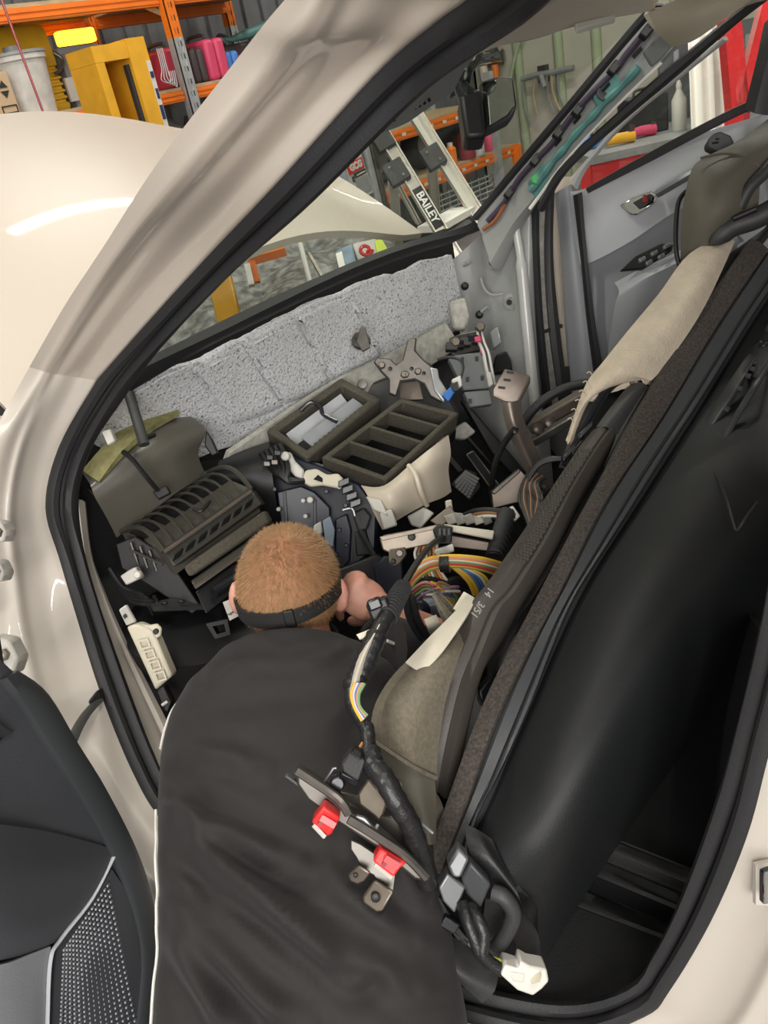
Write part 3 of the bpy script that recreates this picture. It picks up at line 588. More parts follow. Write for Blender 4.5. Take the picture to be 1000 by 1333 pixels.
Cc = build(MB().sheet(rows[16:], 5, .006), 'sill_and_centre_post', M['jamb'], car, label='white painted sill and centre post')
# roof rail closing the aperture above the frame
ra = lerp(Oc[0], V(535, -150, .66), .5); rb_ = lerp(Oc[-1], V(1150, 700, .755), .4)
rl = crv([ra+(ra-V(415, 45, .82))*.06, Vector((-.68, -1.02, 1.625)), Vector((-.67, -1.22, 1.60)), lerp(Vector((-.67, -1.22, 1.60)), rb_, .55), rb_], 10)
build(MB().tube(rl, .05, 14), 'roof_rail', M['paint'], car); build(MB().tube([p+Vector((.045, .0, -.02)) for p in rl], .018, 10), 'roof_rail_seal', M['rubber'], car)
# inner painted strip of the hinge post
E_ = [(104, 655, 1.76), (112, 722, 1.78), (130, 770, 1.77), (160, 835, 1.74), (190, 890, 1.70), (218, 940, 1.66), (245, 1000, 1.6), (300, 1075, 1.52)]
I2 = [Ic[i] for i in range(59, 100)]
I2 = resample(crv(VV([(102, 650, 1.71), (112, 725, 1.72), (130, 796, 1.70), (163, 885, 1.64), (200, 983, 1.56), (230, 1040, 1.51), (310, 1112, 1.44)]), 8), 50)
pi = build(MB().band(I2, resample(crv(VV(E_), 8), 50), [(0, 0), (.3, .008), (.55, .003), (.62, .010), (.8, .012), (1, 0)], 50, thick=.006), 'post_lining', M['jamb'], car)
# check strap and hinges
build(MB().tube(crv(VV([(128, 912, 1.55), (112, 930, 1.49), (100, 950, 1.43), (92, 968, 1.38)]), 5), [.011]*16, 8, flat=.4), 'check_strap', M['charcoal'], car)
build(MB().prism(VV([(113, 914, 1.53), (126, 898, 1.55), (133, 912, 1.55), (120, 922, 1.53)]), FWD*.04), 'check_strap_boot', M['black'], car, .004)
for q in ((-3, 692, 1.50), (-6, 744, 1.48), (6, 856, 1.42)):
    s = .75 if q[1] < 800 else 1.25; h = build(MB().prism(VV([(q[0]-16*s, q[1]-22*s, q[2]), (q[0]+4*s, q[1]-18*s, q[2]), (q[0]+14*s, q[1]+2*s, q[2]), (q[0]+8*s, q[1]+20*s, q[2]), (q[0]-16*s, q[1]+14*s, q[2])]), FWD*.05), 'door_hinge', M['white_dirty'], car, .006)
    for k in ((.1,) if s < 1 else (-.2,)): build(MB().lathe(V(q[0]-2, q[1]+k*14*s, q[2]-.004), -FWD, [(.011, -.004), (.011, .006), (.006, .009)], 6), 'hinge_bolt', M['zinc'], h)
# striker
st = build(MB().frame(VV([(988, 1130, .965), (1006, 1124, .955), (1008, 1168, .965), (988, 1172, .975)]), .006, -FWD*.012), 'door_striker', M['chrome'], car, .002)
build(MB().prism(VV([(984, 1126, .985), (1020, 1118, .97), (1022, 1180, .98), (984, 1178, .99)]), FWD*.008), 'striker_plate', M['jamb'], st)
# --- raised hood
def hoodpt(u, v):
    x = -.74+1.48*u; q = 1-(2*u-1)**2; yr = .40-.08*q; yf = 1.08+.40*q**.5; y = lerp(yr, yf, v)
    zr = .995+.155*q**1.6; zf = 1.36+.22*q; z = lerp(zr, zf, v)+.035*math.sin(PI*v); return Vector((x*(1-.04*v), y, z))
hood = build(MB().sheet([[hoodpt(u/12, v/8) for u in range(13)] for v in range(9)], 2, .02), 'hood', M['hood'], car, label='raised white hood seen over the pillar')
# --- windscreen, cowl, black edge
cowlL = [(60, 560, 1.75), (190, 488, 1.72), (330, 418, 1.92), (460, 356, 2.13), (540, 326, 2.27), (592, 312, 2.38), (625, 300, 2.45)]
cowlU = [(60, 545, 1.77), (190, 468, 1.74), (330, 398, 1.94), (460, 341, 2.15), (540, 312, 2.29), (585, 300, 2.38), (612, 285, 2.42)]
build(MB().band(cline(cowlU, 40), cline(cowlL, 40), [(0, 0), (.2, .012), (.8, .014), (1, 0)], 40, thick=.02), 'cowl_seal', M['rubber'], car)
hdr = [(470, 170, 1.0), (540, 120, 1.06), (620, 72, 1.2), (700, 52, 1.4), (770, 33, 1.6), (850, 12, 1.8)]
lo = cline(cowlU, 12); hi = cline(hdr, 12)
gl = build(MB().sheet([lo, [lerp(a, b, .5)+Vector((0, .03, .03)) for a, b in zip(lo, hi)], hi], 2, .004), 'windscreen', M['glass'], car)
pl = cline([(612, 285, 2.42), (640, 252, 2.36), (662, 225, 2.29), (730, 144, 2.1), (820, 36, 1.93), (850, 5, 1.88)], 30); pr = [p+RGT*.022-UPV*.006-FWD*.004 for p in pl]
build(MB().band(pl, pr, [(0, 0), (.5, .004), (1, 0)], 30, thick=.008), 'glass_edge', M['rubber'], car)
# --- roof, headliner, visors
RF = [[Vector((x*.60, y, 1.60+.05*(1-x*x)-.10*max(0, (y+.75)/.25)**1.5 if y > -.75 else 1.60+.05*(1-x*x))) for x in (-1, -.5, 0, .5, 1)] for y in (-.52, -.6, -.75, -1.1, -1.6)]
build(MB().sheet(RF, 4, .02), 'roof', M['paint'], car)
build(MB().sheet([[(560, 112, 1.07), (632, 66, 1.22), (700, 50, 1.42), (765, 30, 1.6), (850, 14, 1.8)], [(610, 60, 1.0), (680, 22, 1.2), (740, 8, 1.4), (800, -5, 1.58), (870, -20, 1.75)], [(660, -10, .95), (720, -40, 1.15), (800, -60, 1.35), (860, -80, 1.5), (920, -90, 1.65)]], 5, .012), 'headliner', M['headliner'], car, label='beige headliner over the windscreen')
build(MB().tube(crv(VV([(575, 90, 1.02), (630, 50, 1.12), (690, 15, 1.2), (740, -15, 1.3)]), 6), .006, 8), 'headliner_trim', M['visor'], car)
build(MB().prism(VV([(749, 30, 1.5), (800, 18, 1.6), (802, 24, 1.6), (752, 38, 1.5)]), FWD*.01-UPV*.004), 'visor_clip', M['white'], car, .002)
lv = build(MB().sheet([[(470, 182, 1.0), (500, 172, 1.03), (530, 160, 1.07), (556, 142, 1.12), (590, 120, 1.18)], [(500, 140, .97), (525, 130, 1.0), (550, 118, 1.03), (580, 100, 1.08), (604, 92, 1.12)], [(540, 85, .94), (560, 80, .97), (580, 72, 1.0), (600, 66, 1.03), (625, 58, 1.08)]], 5, .012), 'sensor_shroud', M['plastic_grey'], car)
for i in range(11):
    t_ = i/10; a = lerp(V(492, 170, 1.005), V(560, 132, 1.085), t_); build(MB().bar(a, a+(-RGT*.012+UPV*.018), .003, .003), 'shroud_rib', M['black'], lv)
rv = build(MB().sheet([[(838, 20, 1.8), (900, -10, 1.72), (960, -40, 1.65), (1010, -60, 1.6)], [(852, 40, 1.82), (905, 22, 1.72), (955, -4, 1.66), (1005, -28, 1.6)], [(876, 62, 1.86), (905, 52, 1.78), (945, 24, 1.7), (990, -8, 1.62)]], 5, .022), 'sun_visor', M['visor'], car, .004, label='olive beige sun visor swung to the side')
# --- inside mirror
mh = VV([(596, 92, 1.50), (640, 100, 1.47), (648, 104, 1.47), (668, 98, 1.53), (673, 138, 1.53), (640, 168, 1.48), (606, 180, 1.5), (601, 150, 1.5)])
mir = build(MB().prism(VV([(598, 122, 1.49), (627, 112, 1.49), (634, 178, 1.49), (606, 180, 1.49)]), FWD*.06), 'mirror_housing', M['black'], car, .008)
build(MB().prism(VV([(624, 106, 1.515), (646, 98, 1.49), (668, 98, 1.465), (674, 138, 1.465), (664, 154, 1.475), (630, 172, 1.515)]), FWD*.035), 'mirror_shell', M['charcoal'], mir, .006)
build(MB().prism(VV([(628, 110, 1.503), (648, 103, 1.481), (666, 103, 1.459), (670, 137, 1.459), (660, 150, 1.469), (632, 167, 1.503)]), -FWD*.002), 'mirror_glass', M['mirror'], mir)
build(MB().tube(crv(VV([(612, 130, 1.51), (600, 112, 1.5), (604, 95, 1.5), (618, 74, 1.52)]), 5), [.022, .02, .018, .016, .015, .014, .014, .014, .014, .014, .014, .014, .014, .014, .014, .014], 10), 'mirror_stem', M['black_gloss'], mir)
build(MB().prism(VV([(612, 72, 1.5), (630, 62, 1.53), (628, 76, 1.53), (616, 84, 1.5)]), FWD*.02), 'mirror_mount', M['black'], mir, .003)
build(MB().sheet([[(586, 128, 1.52), (600, 118, 1.5), (612, 108, 1.5)], [(592, 100, 1.5), (606, 90, 1.47), (616, 84, 1.48)], [(606, 82, 1.52), (614, 74, 1.5), (622, 68, 1.5)]], 3, .01), 'mirror_cover', M['black_gloss'], mir)
# --- right-hand windscreen pillar, bare metal with curtain airbag
prr = cline([(645, 350, 2.40), (672, 300, 2.36), (698, 262, 2.30), (745, 200, 2.17), (802, 140, 2.05), (865, 80, 1.95), (890, 55, 1.9)], 30)
rp = build(MB().band(pr, prr, [(0, .0), (.12, .012), (.25, .004), (.4, .010), (.75, .014), (.9, .02), (1, .004)], 30, thick=.03), 'bare_pillar', M['body_grey'], car, label='bare grey metal windscreen pillar')
def onp(t_, u, h=.016):
    i = min(29, max(0, int(t_*29))); a, b_ = pr[i], resample(prr, 30)[i]; return lerp(a, b_, u)-FWD*h
build(MB().tube(crv([onp(.30+.07*i, .70+.03*(i % 2), .03) for i in range(9)], 4), [.0165+.003*math.sin(i*1.3) for i in range(33)], 8, flat=.6), 'curtain_airbag', M['teal'], rp, label='rolled teal curtain airbag')
build(MB().prism([onp(.30, .45, .03), onp(.30, .95, .03), onp(.38, .95, .03), onp(.38, .45, .03)], FWD*.012), 'airbag_tab', M['teal'], rp, .003)
build(MB().tube([onp(.26+.037*i, 1.0, .022) for i in range(19)], .005, 6), 'edge_highlight', M['white_panel'], rp)  # white tube stands in for the highlight along the pillar's edge
build(MB().lathe(onp(.34, .62, .034), -FWD, [(.016, 0), (.016, .004), (.013, .008)], 14), 'airbag_clip', M['green_cap'], rp)
build(MB().prism([onp(.66, .3, .03), onp(.66, .7, .03), onp(.76, .7, .03), onp(.76, .3, .03)], FWD*.012), 'airbag_tab', M['teal'], rp, .003)
build(MB().lathe(onp(.71, .5, .034), -FWD, [(.018, 0), (.018, .004), (.013, .004), (.013, -.004)], 14), 'grommet', M['black'], rp)
for t_ in (.45, .58, .70, .85): build(MB().prism([onp(t_, .36, .028), onp(t_, .46, .028), onp(t_+.04, .46, .028), onp(t_+.04, .36, .028)], -FWD*.003), 'slot', M['black'], rp)
build(MB().tube(crv([onp(.06+.1*i, .22+.05*math.sin(i*2), .022) for i in range(10)], 5), .0085, 8), 'pillar_wiring', M['purple'], rp)
build(MB().tube(crv([onp(.02, .25, .024), onp(.08, .35, .024), onp(.16, .3, .024)], 5)+[], .006, 6), 'copper_pipe', M['copper'], rp)
for t_ in (.2, .36, .5, .62, .78, .9):
    q = onp(t_, .22, .03); build(MB().box(q, (RGT+UPV*1.2, RGT-UPV*.8, FWD), (.016, .010, .010)), 'wire_clip', M['black'], rp, .003)
build(MB().prism([onp(.88, .5, .03), onp(.88, .95, .03), onp(.97, .95, .03), onp(.97, .5, .03)], FWD*.01), 'bracket', M['plastic_grey'], rp, .003)
# --- right-hand inner side panel (bare grey)
hp = build(MB().sheet([[(575, 352, 2.50), (612, 318, 2.47), (645, 285, 2.40), (668, 268, 2.37), (690, 252, 2.34), (697, 250, 2.36)],
    [(590, 390, 2.55), (620, 380, 2.52), (650, 370, 2.48), (676, 360, 2.43), (690, 355, 2.40), (703, 352, 2.44)],
    [(600, 440, 2.60), (630, 440, 2.57), (655, 440, 2.53), (680, 440, 2.48), (692, 440, 2.46), (706, 440, 2.5)],
    [(610, 520, 2.66), (640, 525, 2.63), (665, 530, 2.59), (686, 535, 2.54), (697, 535, 2.52), (712, 530, 2.56)], [(615, 640, 2.74), (645, 645, 2.71), (670, 650, 2.68), (694, 650, 2.62), (706, 648, 2.6), (722, 645, 2.64)]], 6, .006), 'side_panel', M['body_grey'], car, label='bare grey inner side panel with pressed bosses')
build(MB().tube(crv(VV([(671, 295, 2.37), (679, 345, 2.40), (684, 400, 2.43), (690, 460, 2.46), (696, 520, 2.50), (700, 545, 2.52)]), 6), [.012]*6+[.018]*25, 10), 'side_panel_flange', M['body_grey_light'], car)
for q, r in (((640, 342, 2.44), .022), ((663, 394, 2.47), .025)):
    bs = build(MB().lathe(V(*q)+Vector((.012, 0, 0)), V(*q)-V(q[0]+3, q[1]-2, q[2]+.1), [(r, -.01), (r*.95, .006), (r*.5, .009), (r*.35, .004)], 18), 'boss', M['body_grey'], hp)
    build(MB().lathe(V(q[0], q[1], q[2]-.012), -FWD, [(.008, 0), (.008, .004)], 12), 'hole', M['black'], hp)
for q in ((605, 373, 2.5), (624, 410, 2.52)): build(MB().lathe(V(*q), -FWD, [(.012, 0), (.012, .006), (.006, .012)], 10), 'plug', M['black'], hp)
for q in (((604, 346), (612, 342)), ((627, 406), (635, 400))): build(MB().cyl(V(*q[0], 2.46), V(*q[1], 2.44), .005, 8), 'stud', M['galv'], hp)
build(MB().tube(crv(VV([(626, 362, 2.465), (631, 376, 2.46), (640, 384, 2.455), (655, 383, 2.45)]), 4), .004, 6), 'pressed_line', M['body_grey'], hp)
build(MB().prism(VV([(640, 488, 2.54), (646, 462, 2.52), (660, 456, 2.50), (666, 470, 2.50), (668, 484, 2.52)]), FWD*.03), 'access_hole', M['black'], hp, .006)
build(MB().prism(VV([(638, 432, 2.40), (648, 425, 2.38), (653, 446, 2.39), (643, 454, 2.41)]), FWD*.03), 'mount_tab', M['galv'], hp, .003)
# --- right-hand door opening: seal, jamb, door edge
def vband(name, A_, B_, m, bulge=.006, prof=None, label=None, parent=None):
    return build(MB().band(cline(A_, 30), cline(B_, 30), prof or [(0, 0), (.25, bulge), (.75, bulge), (1, 0)], 30, thick=.012), name, M[m], parent or car, label=label)
vband('door_seal', [(693, 262, 2.34), (694, 330, 2.39), (700, 430, 2.46), (712, 545, 2.54)], [(702, 248, 2.34), (702, 330, 2.40), (708, 430, 2.47), (721, 545, 2.55)], 'rubber', .01)
vband('jamb_strip', [(702, 248, 2.37), (702, 330, 2.43), (708, 430, 2.50), (720, 545, 2.58)], [(714, 235, 2.38), (712, 330, 2.46), (718, 430, 2.53), (735, 545, 2.62)], 'felt_pale', .003)
vband('jamb_seal', [(712, 232, 2.37), (710, 330, 2.44), (716, 430, 2.51), (732, 545, 2.6)], [(722, 226, 2.38), (718, 330, 2.46), (728, 430, 2.54), (744, 545, 2.62)], 'charcoal', .012)
vband('jamb_panel', [(718, 230, 2.42), (717, 330, 2.49), (722, 430, 2.56), (735, 560, 2.66)], [(745, 230, 2.44), (742, 330, 2.52), (748, 430, 2.6), (764, 560, 2.7)], 'duct_cream', .004)
build(MB().bar(V(705, 432, 2.5), V(730, 424, 2.54), .016, .01), 'check_strap', M['charcoal'], car)
build(MB().prism(VV([(725, 478, 2.55), (750, 476, 2.58), (752, 540, 2.62), (728, 540, 2.6)]), FWD*.02), 'jamb_trim', M['charcoal'], car)
# --- right-hand door
rd = build(MB().sheet([[(728, 258, 2.40), (738, 250, 2.38), (760, 246, 2.34), (820, 218, 2.24), (890, 182, 2.12), (990, 150, 1.98), (1080, 120, 1.88)],
    [(728, 300, 2.44), (740, 296, 2.41), (765, 290, 2.34), (820, 265, 2.24), (890, 225, 2.13), (990, 190, 2.0), (1080, 160, 1.9)],
    [(735, 345, 2.47), (746, 345, 2.45), (768, 342, 2.39), (820, 315, 2.28), (890, 270, 2.17), (990, 235, 2.04), (1080, 205, 1.94)]], 7, .03), 'door_upper_trim', M['door_light'], car, label='pale grey upper trim of the open driver door')
build(MB().sheet([[(735, 325, 2.52), (768, 325, 2.46), (820, 295, 2.35), (890, 250, 2.24), (990, 215, 2.10)], [(742, 430, 2.55), (775, 430, 2.5), (830, 400, 2.39), (900, 350, 2.28), (1000, 310, 2.12)], [(752, 545, 2.66), (790, 545, 2.6), (840, 510, 2.48), (910, 460, 2.36), (1010, 410, 2.2)]], 5, .02), 'door_lower_trim', M['door_grey'], car, label='mid grey lower trim of the open driver door')
build(MB().sheet([[(722, 252, 2.41), (736, 244, 2.37), (744, 240, 2.37)], [(732, 350, 2.47), (745, 345, 2.42), (756, 342, 2.42)], [(736, 430, 2.54), (752, 425, 2.48), (764, 420, 2.47)], [(745, 545, 2.63), (764, 545, 2.57), (780, 540, 2.56)]], 5, .02), 'door_edge_trim', M['door_grey'], car)
vband('door_inner_seal', [(748, 254, 2.33), (758, 345, 2.39), (766, 425, 2.45), (782, 540, 2.54)], [(758, 250, 2.33), (766, 345, 2.39), (776, 425, 2.45), (794, 540, 2.54)], 'rubber', .012)
arm = build(MB().sheet([[(800, 368, 2.28), (830, 352, 2.2), (865, 336, 2.14), (900, 318, 2.08), (960, 290, 2.0)], [(806, 380, 2.22), (835, 362, 2.13), (870, 345, 2.07), (905, 328, 2.02), (960, 302, 1.94)], [(800, 400, 2.26), (830, 380, 2.16), (865, 362, 2.1), (900, 345, 2.04), (960, 318, 1.96)], [(790, 470, 2.44), (818, 452, 2.34), (850, 435, 2.28), (890, 412, 2.2), (960, 380, 2.1)]], 5, .03), 'armrest', M['door_light'], car)
sp_ = build(MB().prism(VV([(808, 352, 2.16), (828, 333, 2.14), (862, 316, 2.06), (878, 317, 2.03), (876, 326, 2.03), (838, 350, 2.12)]), FWD*.02), 'switch_panel', M['black'], arm, .004)
for k, (x, y) in enumerate(((836, 338), (845, 342), (852, 330), (861, 334), (868, 321))):
    build(MB().box(V(x, y, 2.09-.012*k), (RGT*.9+UPV*.4, UPV-RGT*.4, FWD), (.009, .005, .006)), 'window_switch', M['silver'], arm, .002)
hd = build(MB().prism(VV([(808, 266, 2.215), (822, 258, 2.2), (848, 248, 2.165), (856, 252, 2.16), (854, 264, 2.165), (830, 279, 2.19), (822, 279, 2.205)]), FWD*.015), 'door_handle', M['chrome'], rd, .004)
build(MB().prism(VV([(824, 264, 2.195), (846, 252, 2.163), (850, 254, 2.16), (848, 263, 2.163), (832, 272, 2.186)]), -FWD*.001), 'handle_recess', M['black'], rd)
build(MB().box(V(840, 259, 2.155), (RGT, UPV, FWD), (.006, .010, .005)), 'lock_button', M['dark_red'], rd, .002)
build(MB().tube(crv(VV([(856, 252, 2.15), (890, 232, 2.09), (925, 212, 2.05), (960, 196, 2.0)]), 6), .011, 8), 'trim_strip', M['silver'], rd)
build(MB().band(cline([(764, 244, 2.33), (820, 212, 2.23), (890, 174, 2.1), (960, 138, 1.98), (990, 126, 1.94)], 20), cline([(766, 252, 2.33), (820, 222, 2.23), (890, 184, 2.1), (960, 148, 1.98), (990, 136, 1.94)], 20), [(0, 0), (.3, .008), (1, 0)], 20), 'belt_seal', M['charcoal'], car)
top = cline([(748, 216, 2.33), (800, 150, 2.18), (865, 90, 2.03), (937, 32, 1.9), (990, -10, 1.82)], 12); bot = cline([(764, 248, 2.34), (820, 216, 2.24), (890, 178, 2.12), (960, 142, 2.0), (990, 130, 1.96)], 12)
build(MB().sheet([top, [lerp(a, b_, .5)+Vector((.012, 0, 0)) for a, b_ in zip(top, bot)], bot], 2, .004), 'door_glass', M['glass'], car)
vband('roof_seal', [(700, 268, 2.28), (730, 216, 2.19), (802, 148, 2.05), (865, 92, 1.96), (937, 32, 1.86), (985, -10, 1.78)], [(706, 276, 2.28), (738, 224, 2.19), (810, 158, 2.05), (874, 104, 1.96), (946, 42, 1.86), (1000, 0, 1.78)], 'rubber', .01)
vband('door_frame', [(742, 232, 2.34), (760, 212, 2.3), (806, 160, 2.18), (870, 106, 2.04), (942, 48, 1.9)], [(750, 246, 2.34), (764, 218, 2.3), (810, 165, 2.18), (874, 111, 2.04), (945, 53, 1.9)], 'body_grey_light', .008)
vband('centre_post_trim', [(995, 30, 1.9), (982, 90, 1.94), (970, 140, 1.98)], [(1030, 20, 1.86), (1010, 90, 1.9), (996, 150, 1.94)], 'charcoal', .02)
# --- firewall felt
topc = crv(VV([(96, 560, 1.78), (190, 506, 1.75), (330, 436, 1.95), (460, 375, 2.16), (540, 346, 2.30), (588, 330, 2.40)]), 12); botc = crv(VV([(110, 660, 1.98), (220, 610, 2.00), (330, 570, 2.12), (440, 522, 2.30), (540, 468, 2.45), (606, 420, 2.54)]), 12)
n = 120; topc = resample(topc, n); botc = resample(botc, n); G = []
for j in range(40):
    v = j/39; r = []
    for i in range(n):
        u = i/(n-1); p = lerp(topc[i], botc[i], v); g = 0
        def sg(uc, w=.007): return 1/(1+math.exp(max(-40, min(40, -(u-uc-.09*v)/w))))
        fade = min(1, v/.08)*min(1, (1-v)/.15)
        g += fade*.010*(sg(.38)-sg(.51))
        g += .02*math.sin(u*9)*math.sin(PI*v)+.012*mnoise.noise(p*9)+.004*mnoise.noise(p*40)
        r.append(p-(FWD*.7-Vector((0, 0, .5)))*g)
    G.append(r)
def fpt(u, v, h):
    i = min(n-1, max(0, int(u*(n-1)))); j = min(39, max(0, int(v*39))); return G[j][i]-FWD*h
fw = build(MB().sheet(G, 1, .02), 'firewall_felt', M['felt'], car, label='speckled grey felt insulation under the windscreen')
build(MB().sheet([[(300, 590, 2.0), (340, 562, 2.05), (400, 520, 2.14), (450, 490, 2.2), (520, 455, 2.3), (580, 420, 2.4)], [(290, 615, 2.02), (340, 590, 2.08), (400, 556, 2.17), (450, 525, 2.23), (520, 500, 2.32), (600, 450, 2.44)]], 6, .015), 'felt_edge', M['felt_pale'], car)
build(MB().prism(VV([(584, 392, 2.40), (606, 386, 2.38), (612, 412, 2.4), (606, 430, 2.42), (590, 428, 2.43)]), FWD*.03), 'felt_flap', M['felt_pale'], car, .008)
q = V(470, 443, 2.16); cl = build(MB().lathe(q+FWD*.02, (-FWD+UPV*.4), [(.026, 0), (.024, .012), (.012, .016), (.012, .03)], 12), 'firewall_stud', M['steel'], car)
build(MB().prism(VV([(464, 444, 2.13), (470, 424, 2.12), (476, 426, 2.12), (482, 452, 2.12), (472, 458, 2.13)]), FWD*.012), 'stud_bracket', M['steel'], cl, .002)
for u0, u1 in ((.385, .515), (.525, .66), (.255, .375)):
    rw = [[fpt(lerp(u0, u1, a)+.09*v, v, .002 if a in (0, 1) or v in (.06, .80) else .020) for a in (0, .03, .1, .5, .9, .97, 1)] for v in (.06, .09, .2, .4, .6, .76, .80)]
    build(MB().sheet(rw, 2, .012), 'felt_panel', M['felt'], fw)
for q in ((472, 500, 2.23),): build(MB().lathe(V(*q), -FWD, [(.014, 0), (.013, .006), (.007, .007)], 12), 'felt_washer', M['steel'], fw)
# --- cabin floor, toe board, engine side of the bulkhead
build(MB().abox((-.98, -1.55, .20), (.76, .30, .24)), 'cabin_floor', M['carpet'], car)
build(MB().abox((-.78, .30, .20), (.76, .33, 1.0)), 'bulkhead', M['carpet'], car)
build(MB().prism([Vector((-.78, -.05, .241)), Vector((-.78, .299, .241)), Vector((-.78, .299, .6))], (1.5, 0, 0)), 'toe_board', M['carpet'], car)
build(MB().abox((.74, -1.5, .2), (.77, .3, .55)), 'right_sill', M['body_grey'], car)
build(MB().abox((-.80, -1.58, .2), (.76, -1.5, 1.2)), 'rear_bulkhead', M['carpet'], car)
build(MB().abox((-.62, .34, .25), (.62, 1.25, .62)), 'engine_cover', M['black'], car, .04)
for s in (-1, 1):
    zf = 0 if s < 0 else -.20
    build(MB().sheet([[Vector((s*.76, .36, 1.0+zf)), Vector((s*.87, .38, .98+zf)), Vector((s*.92, .40, .78+zf)), Vector((s*.92, .42, .45))], [Vector((s*.74, .9, .90+zf)), Vector((s*.86, .9, .88+zf)), Vector((s*.91, .9, .75+zf)), Vector((s*.91, .9, .52))], [Vector((s*.70, 1.4, .75+zf)), Vector((s*.80, 1.38, .73+zf)), Vector((s*.86, 1.36, .62+zf)), Vector((s*.86, 1.36, .35))]], 5, .01, toward=(s*3, 1, 1)), 'fender', M['paint'], car)
build(MB().sheet([[Vector((x*.68, 1.42, z)) for x in (-1, -.5, 0, .5, 1)] for z in (.55, .45, .3)], 3, .02, toward=(0, 3, .6)), 'front_fascia', M['black'], car)
build(MB().prism(VV([(-20, 540, 1.9), (0, 505, 1.92), (30, 480, 1.92), (40, 510, 1.9), (0, 555, 1.88)]), FWD*.05), 'cowl_end', M['black'], car)
# rear footwell trim seen below the dashboard
for k, (a, b_, c, e) in enumerate((((800, 1095, 1.32), (910, 1140, 1.24), (905, 1170, 1.25), (790, 1122, 1.33)), ((782, 1120, 1.35), (905, 1172, 1.27), (890, 1210, 1.29), (770, 1160, 1.37)), ((760, 1160, 1.38), (890, 1212, 1.3), (870, 1245, 1.32), (745, 1200, 1.4)))):
    build(MB().sheet([[a, lerp(Vector(a), Vector(b_), .5).to_tuple(), b_], [lerp(Vector(a), Vector(e), .5).to_tuple()[:2]+(a[2]-.02,), lerp((Vector(a)+Vector(e))/2, (Vector(b_)+Vector(c))/2, .5).to_tuple()[:2]+((a[2]+b_[2])/2-.02,), lerp(Vector(b_), Vector(c), .5).to_tuple()[:2]+(b_[2]-.02,)], [e, lerp(Vector(e), Vector(c), .5).to_tuple(), c]], 4, .03), 'footwell_step', M['charcoal' if k == 0 else 'black'], car)
build(MB().sheet([[(800, 1090, 1.42), (860, 960, 1.5), (960, 780, 1.45)], [(905, 1140, 1.28), (950, 1010, 1.2), (1010, 850, 1.1)]], 5, .02), 'rear_side_trim', M['dash'], car)
build(MB().sheet([[(640, 1275, 1.36), (720, 1240, 1.42), (780, 1200, 1.44)], [(740, 1320, 1.28), (820, 1300, 1.28), (880, 1240, 1.26)]], 4, .02), 'footwell_mat', M['charcoal'], car)
# --- open front door, bottom left
def ld(px, py, k=0): return (px, py, 1.10+.0016*max(px, -60)*.9+k)
ldr = build(MB().sheet([[ld(-80, 800), ld(-30, 828), ld(0, 858), ld(22, 884)], [ld(-80, 880), ld(0, 905), ld(46, 905), ld(60, 908)], [ld(-80, 960), ld(20, 965), ld(75, 950), ld(100, 972)], [ld(-80, 1040), ld(40, 1040), ld(110, 1030), ld(136, 1030)], [ld(-80, 1110), ld(60, 1110), ld(140, 1105), ld(178, 1115)], [ld(-80, 1200, .02), ld(60, 1200, .02), ld(150, 1170, .01), ld(199, 1190)], [ld(-80, 1300, .02), ld(60, 1300, .02), ld(160, 1280, .01), ld(206, 1262)], [ld(-80, 1420, .02), ld(60, 1420, .02), ld(150, 1400, .01), ld(190, 1380)]], 5, .05), 'front_door', M['door_dark'], car, .003, label='open front door with dark trim')
build(MB().band(cline([ld(22, 872, -.004), ld(62, 902, -.004), ld(102, 968, -.004), ld(140, 1030, -.004), ld(182, 1115, -.004), ld(203, 1190, -.004), ld(210, 1262, -.004), ld(194, 1380, -.004)], 40), cline([ld(4, 884, -.012), ld(34, 925, -.012), ld(72, 985, -.012), ld(112, 1050, -.012), ld(150, 1120, -.012), ld(176, 1190, -.012), ld(186, 1262, -.012), ld(172, 1380, -.012)], 40), [(0, 0), (.3, .006), (.9, .004), (1, 0)], 40), 'door_edge_trim', M['dash_grey'], ldr)
build(MB().sheet([[ld(-80, 905, -.006), ld(-20, 930, -.006), ld(18, 955, -.006)], [ld(-80, 990, -.006), ld(-40, 975, -.006), ld(0, 960, -.006)]], 4, .01), 'door_pad', M['dash_grey'], ldr)
build(MB().sheet([[ld(-80, 1062, -.005), ld(0, 1073, -.012), ld(70, 1084, -.012), ld(152, 1106, -.004)], [ld(-80, 1130, -.05), ld(0, 1135, -.06), ld(70, 1135, -.05), ld(135, 1140, -.012)], [ld(-80, 1200, -.06), ld(0, 1200, -.06), ld(60, 1190, -.045), ld(112, 1180, -.01)], [ld(-80, 1255, -.01), ld(0, 1250, -.01), ld(50, 1236, -.01), ld(82, 1222, 0)]], 6, .03), 'armrest', M['door_dark'], ldr)
build(MB().sheet([[ld(-80, 1262, -.01), ld(0, 1256, -.015), ld(40, 1242, -.015), ld(66, 1232, -.01)], [ld(-80, 1330, -.03), ld(0, 1330, -.03), ld(40, 1330, -.028), ld(62, 1330, -.012)], [ld(-80, 1420, -.03), ld(0, 1420, -.03), ld(40, 1420, -.028), ld(60, 1420, -.012)]], 5, .02), 'map_pocket', M['door_grey'], ldr)
gr = build(MB().sheet([[ld(74, 1232, .0), ld(110, 1190, -.004), ld(146, 1132, -.004)], [ld(70, 1290, -.004), ld(120, 1250, -.014), ld(184, 1196, -.006)], [ld(68, 1350, -.004), ld(120, 1330, -.014), ld(192, 1280, -.006)], [ld(66, 1420, -.004), ld(120, 1410, -.012), ld(176, 1390, -.006)]], 5, .01), 'speaker_grille', M['door_dark'], ldr)
mb = MB()
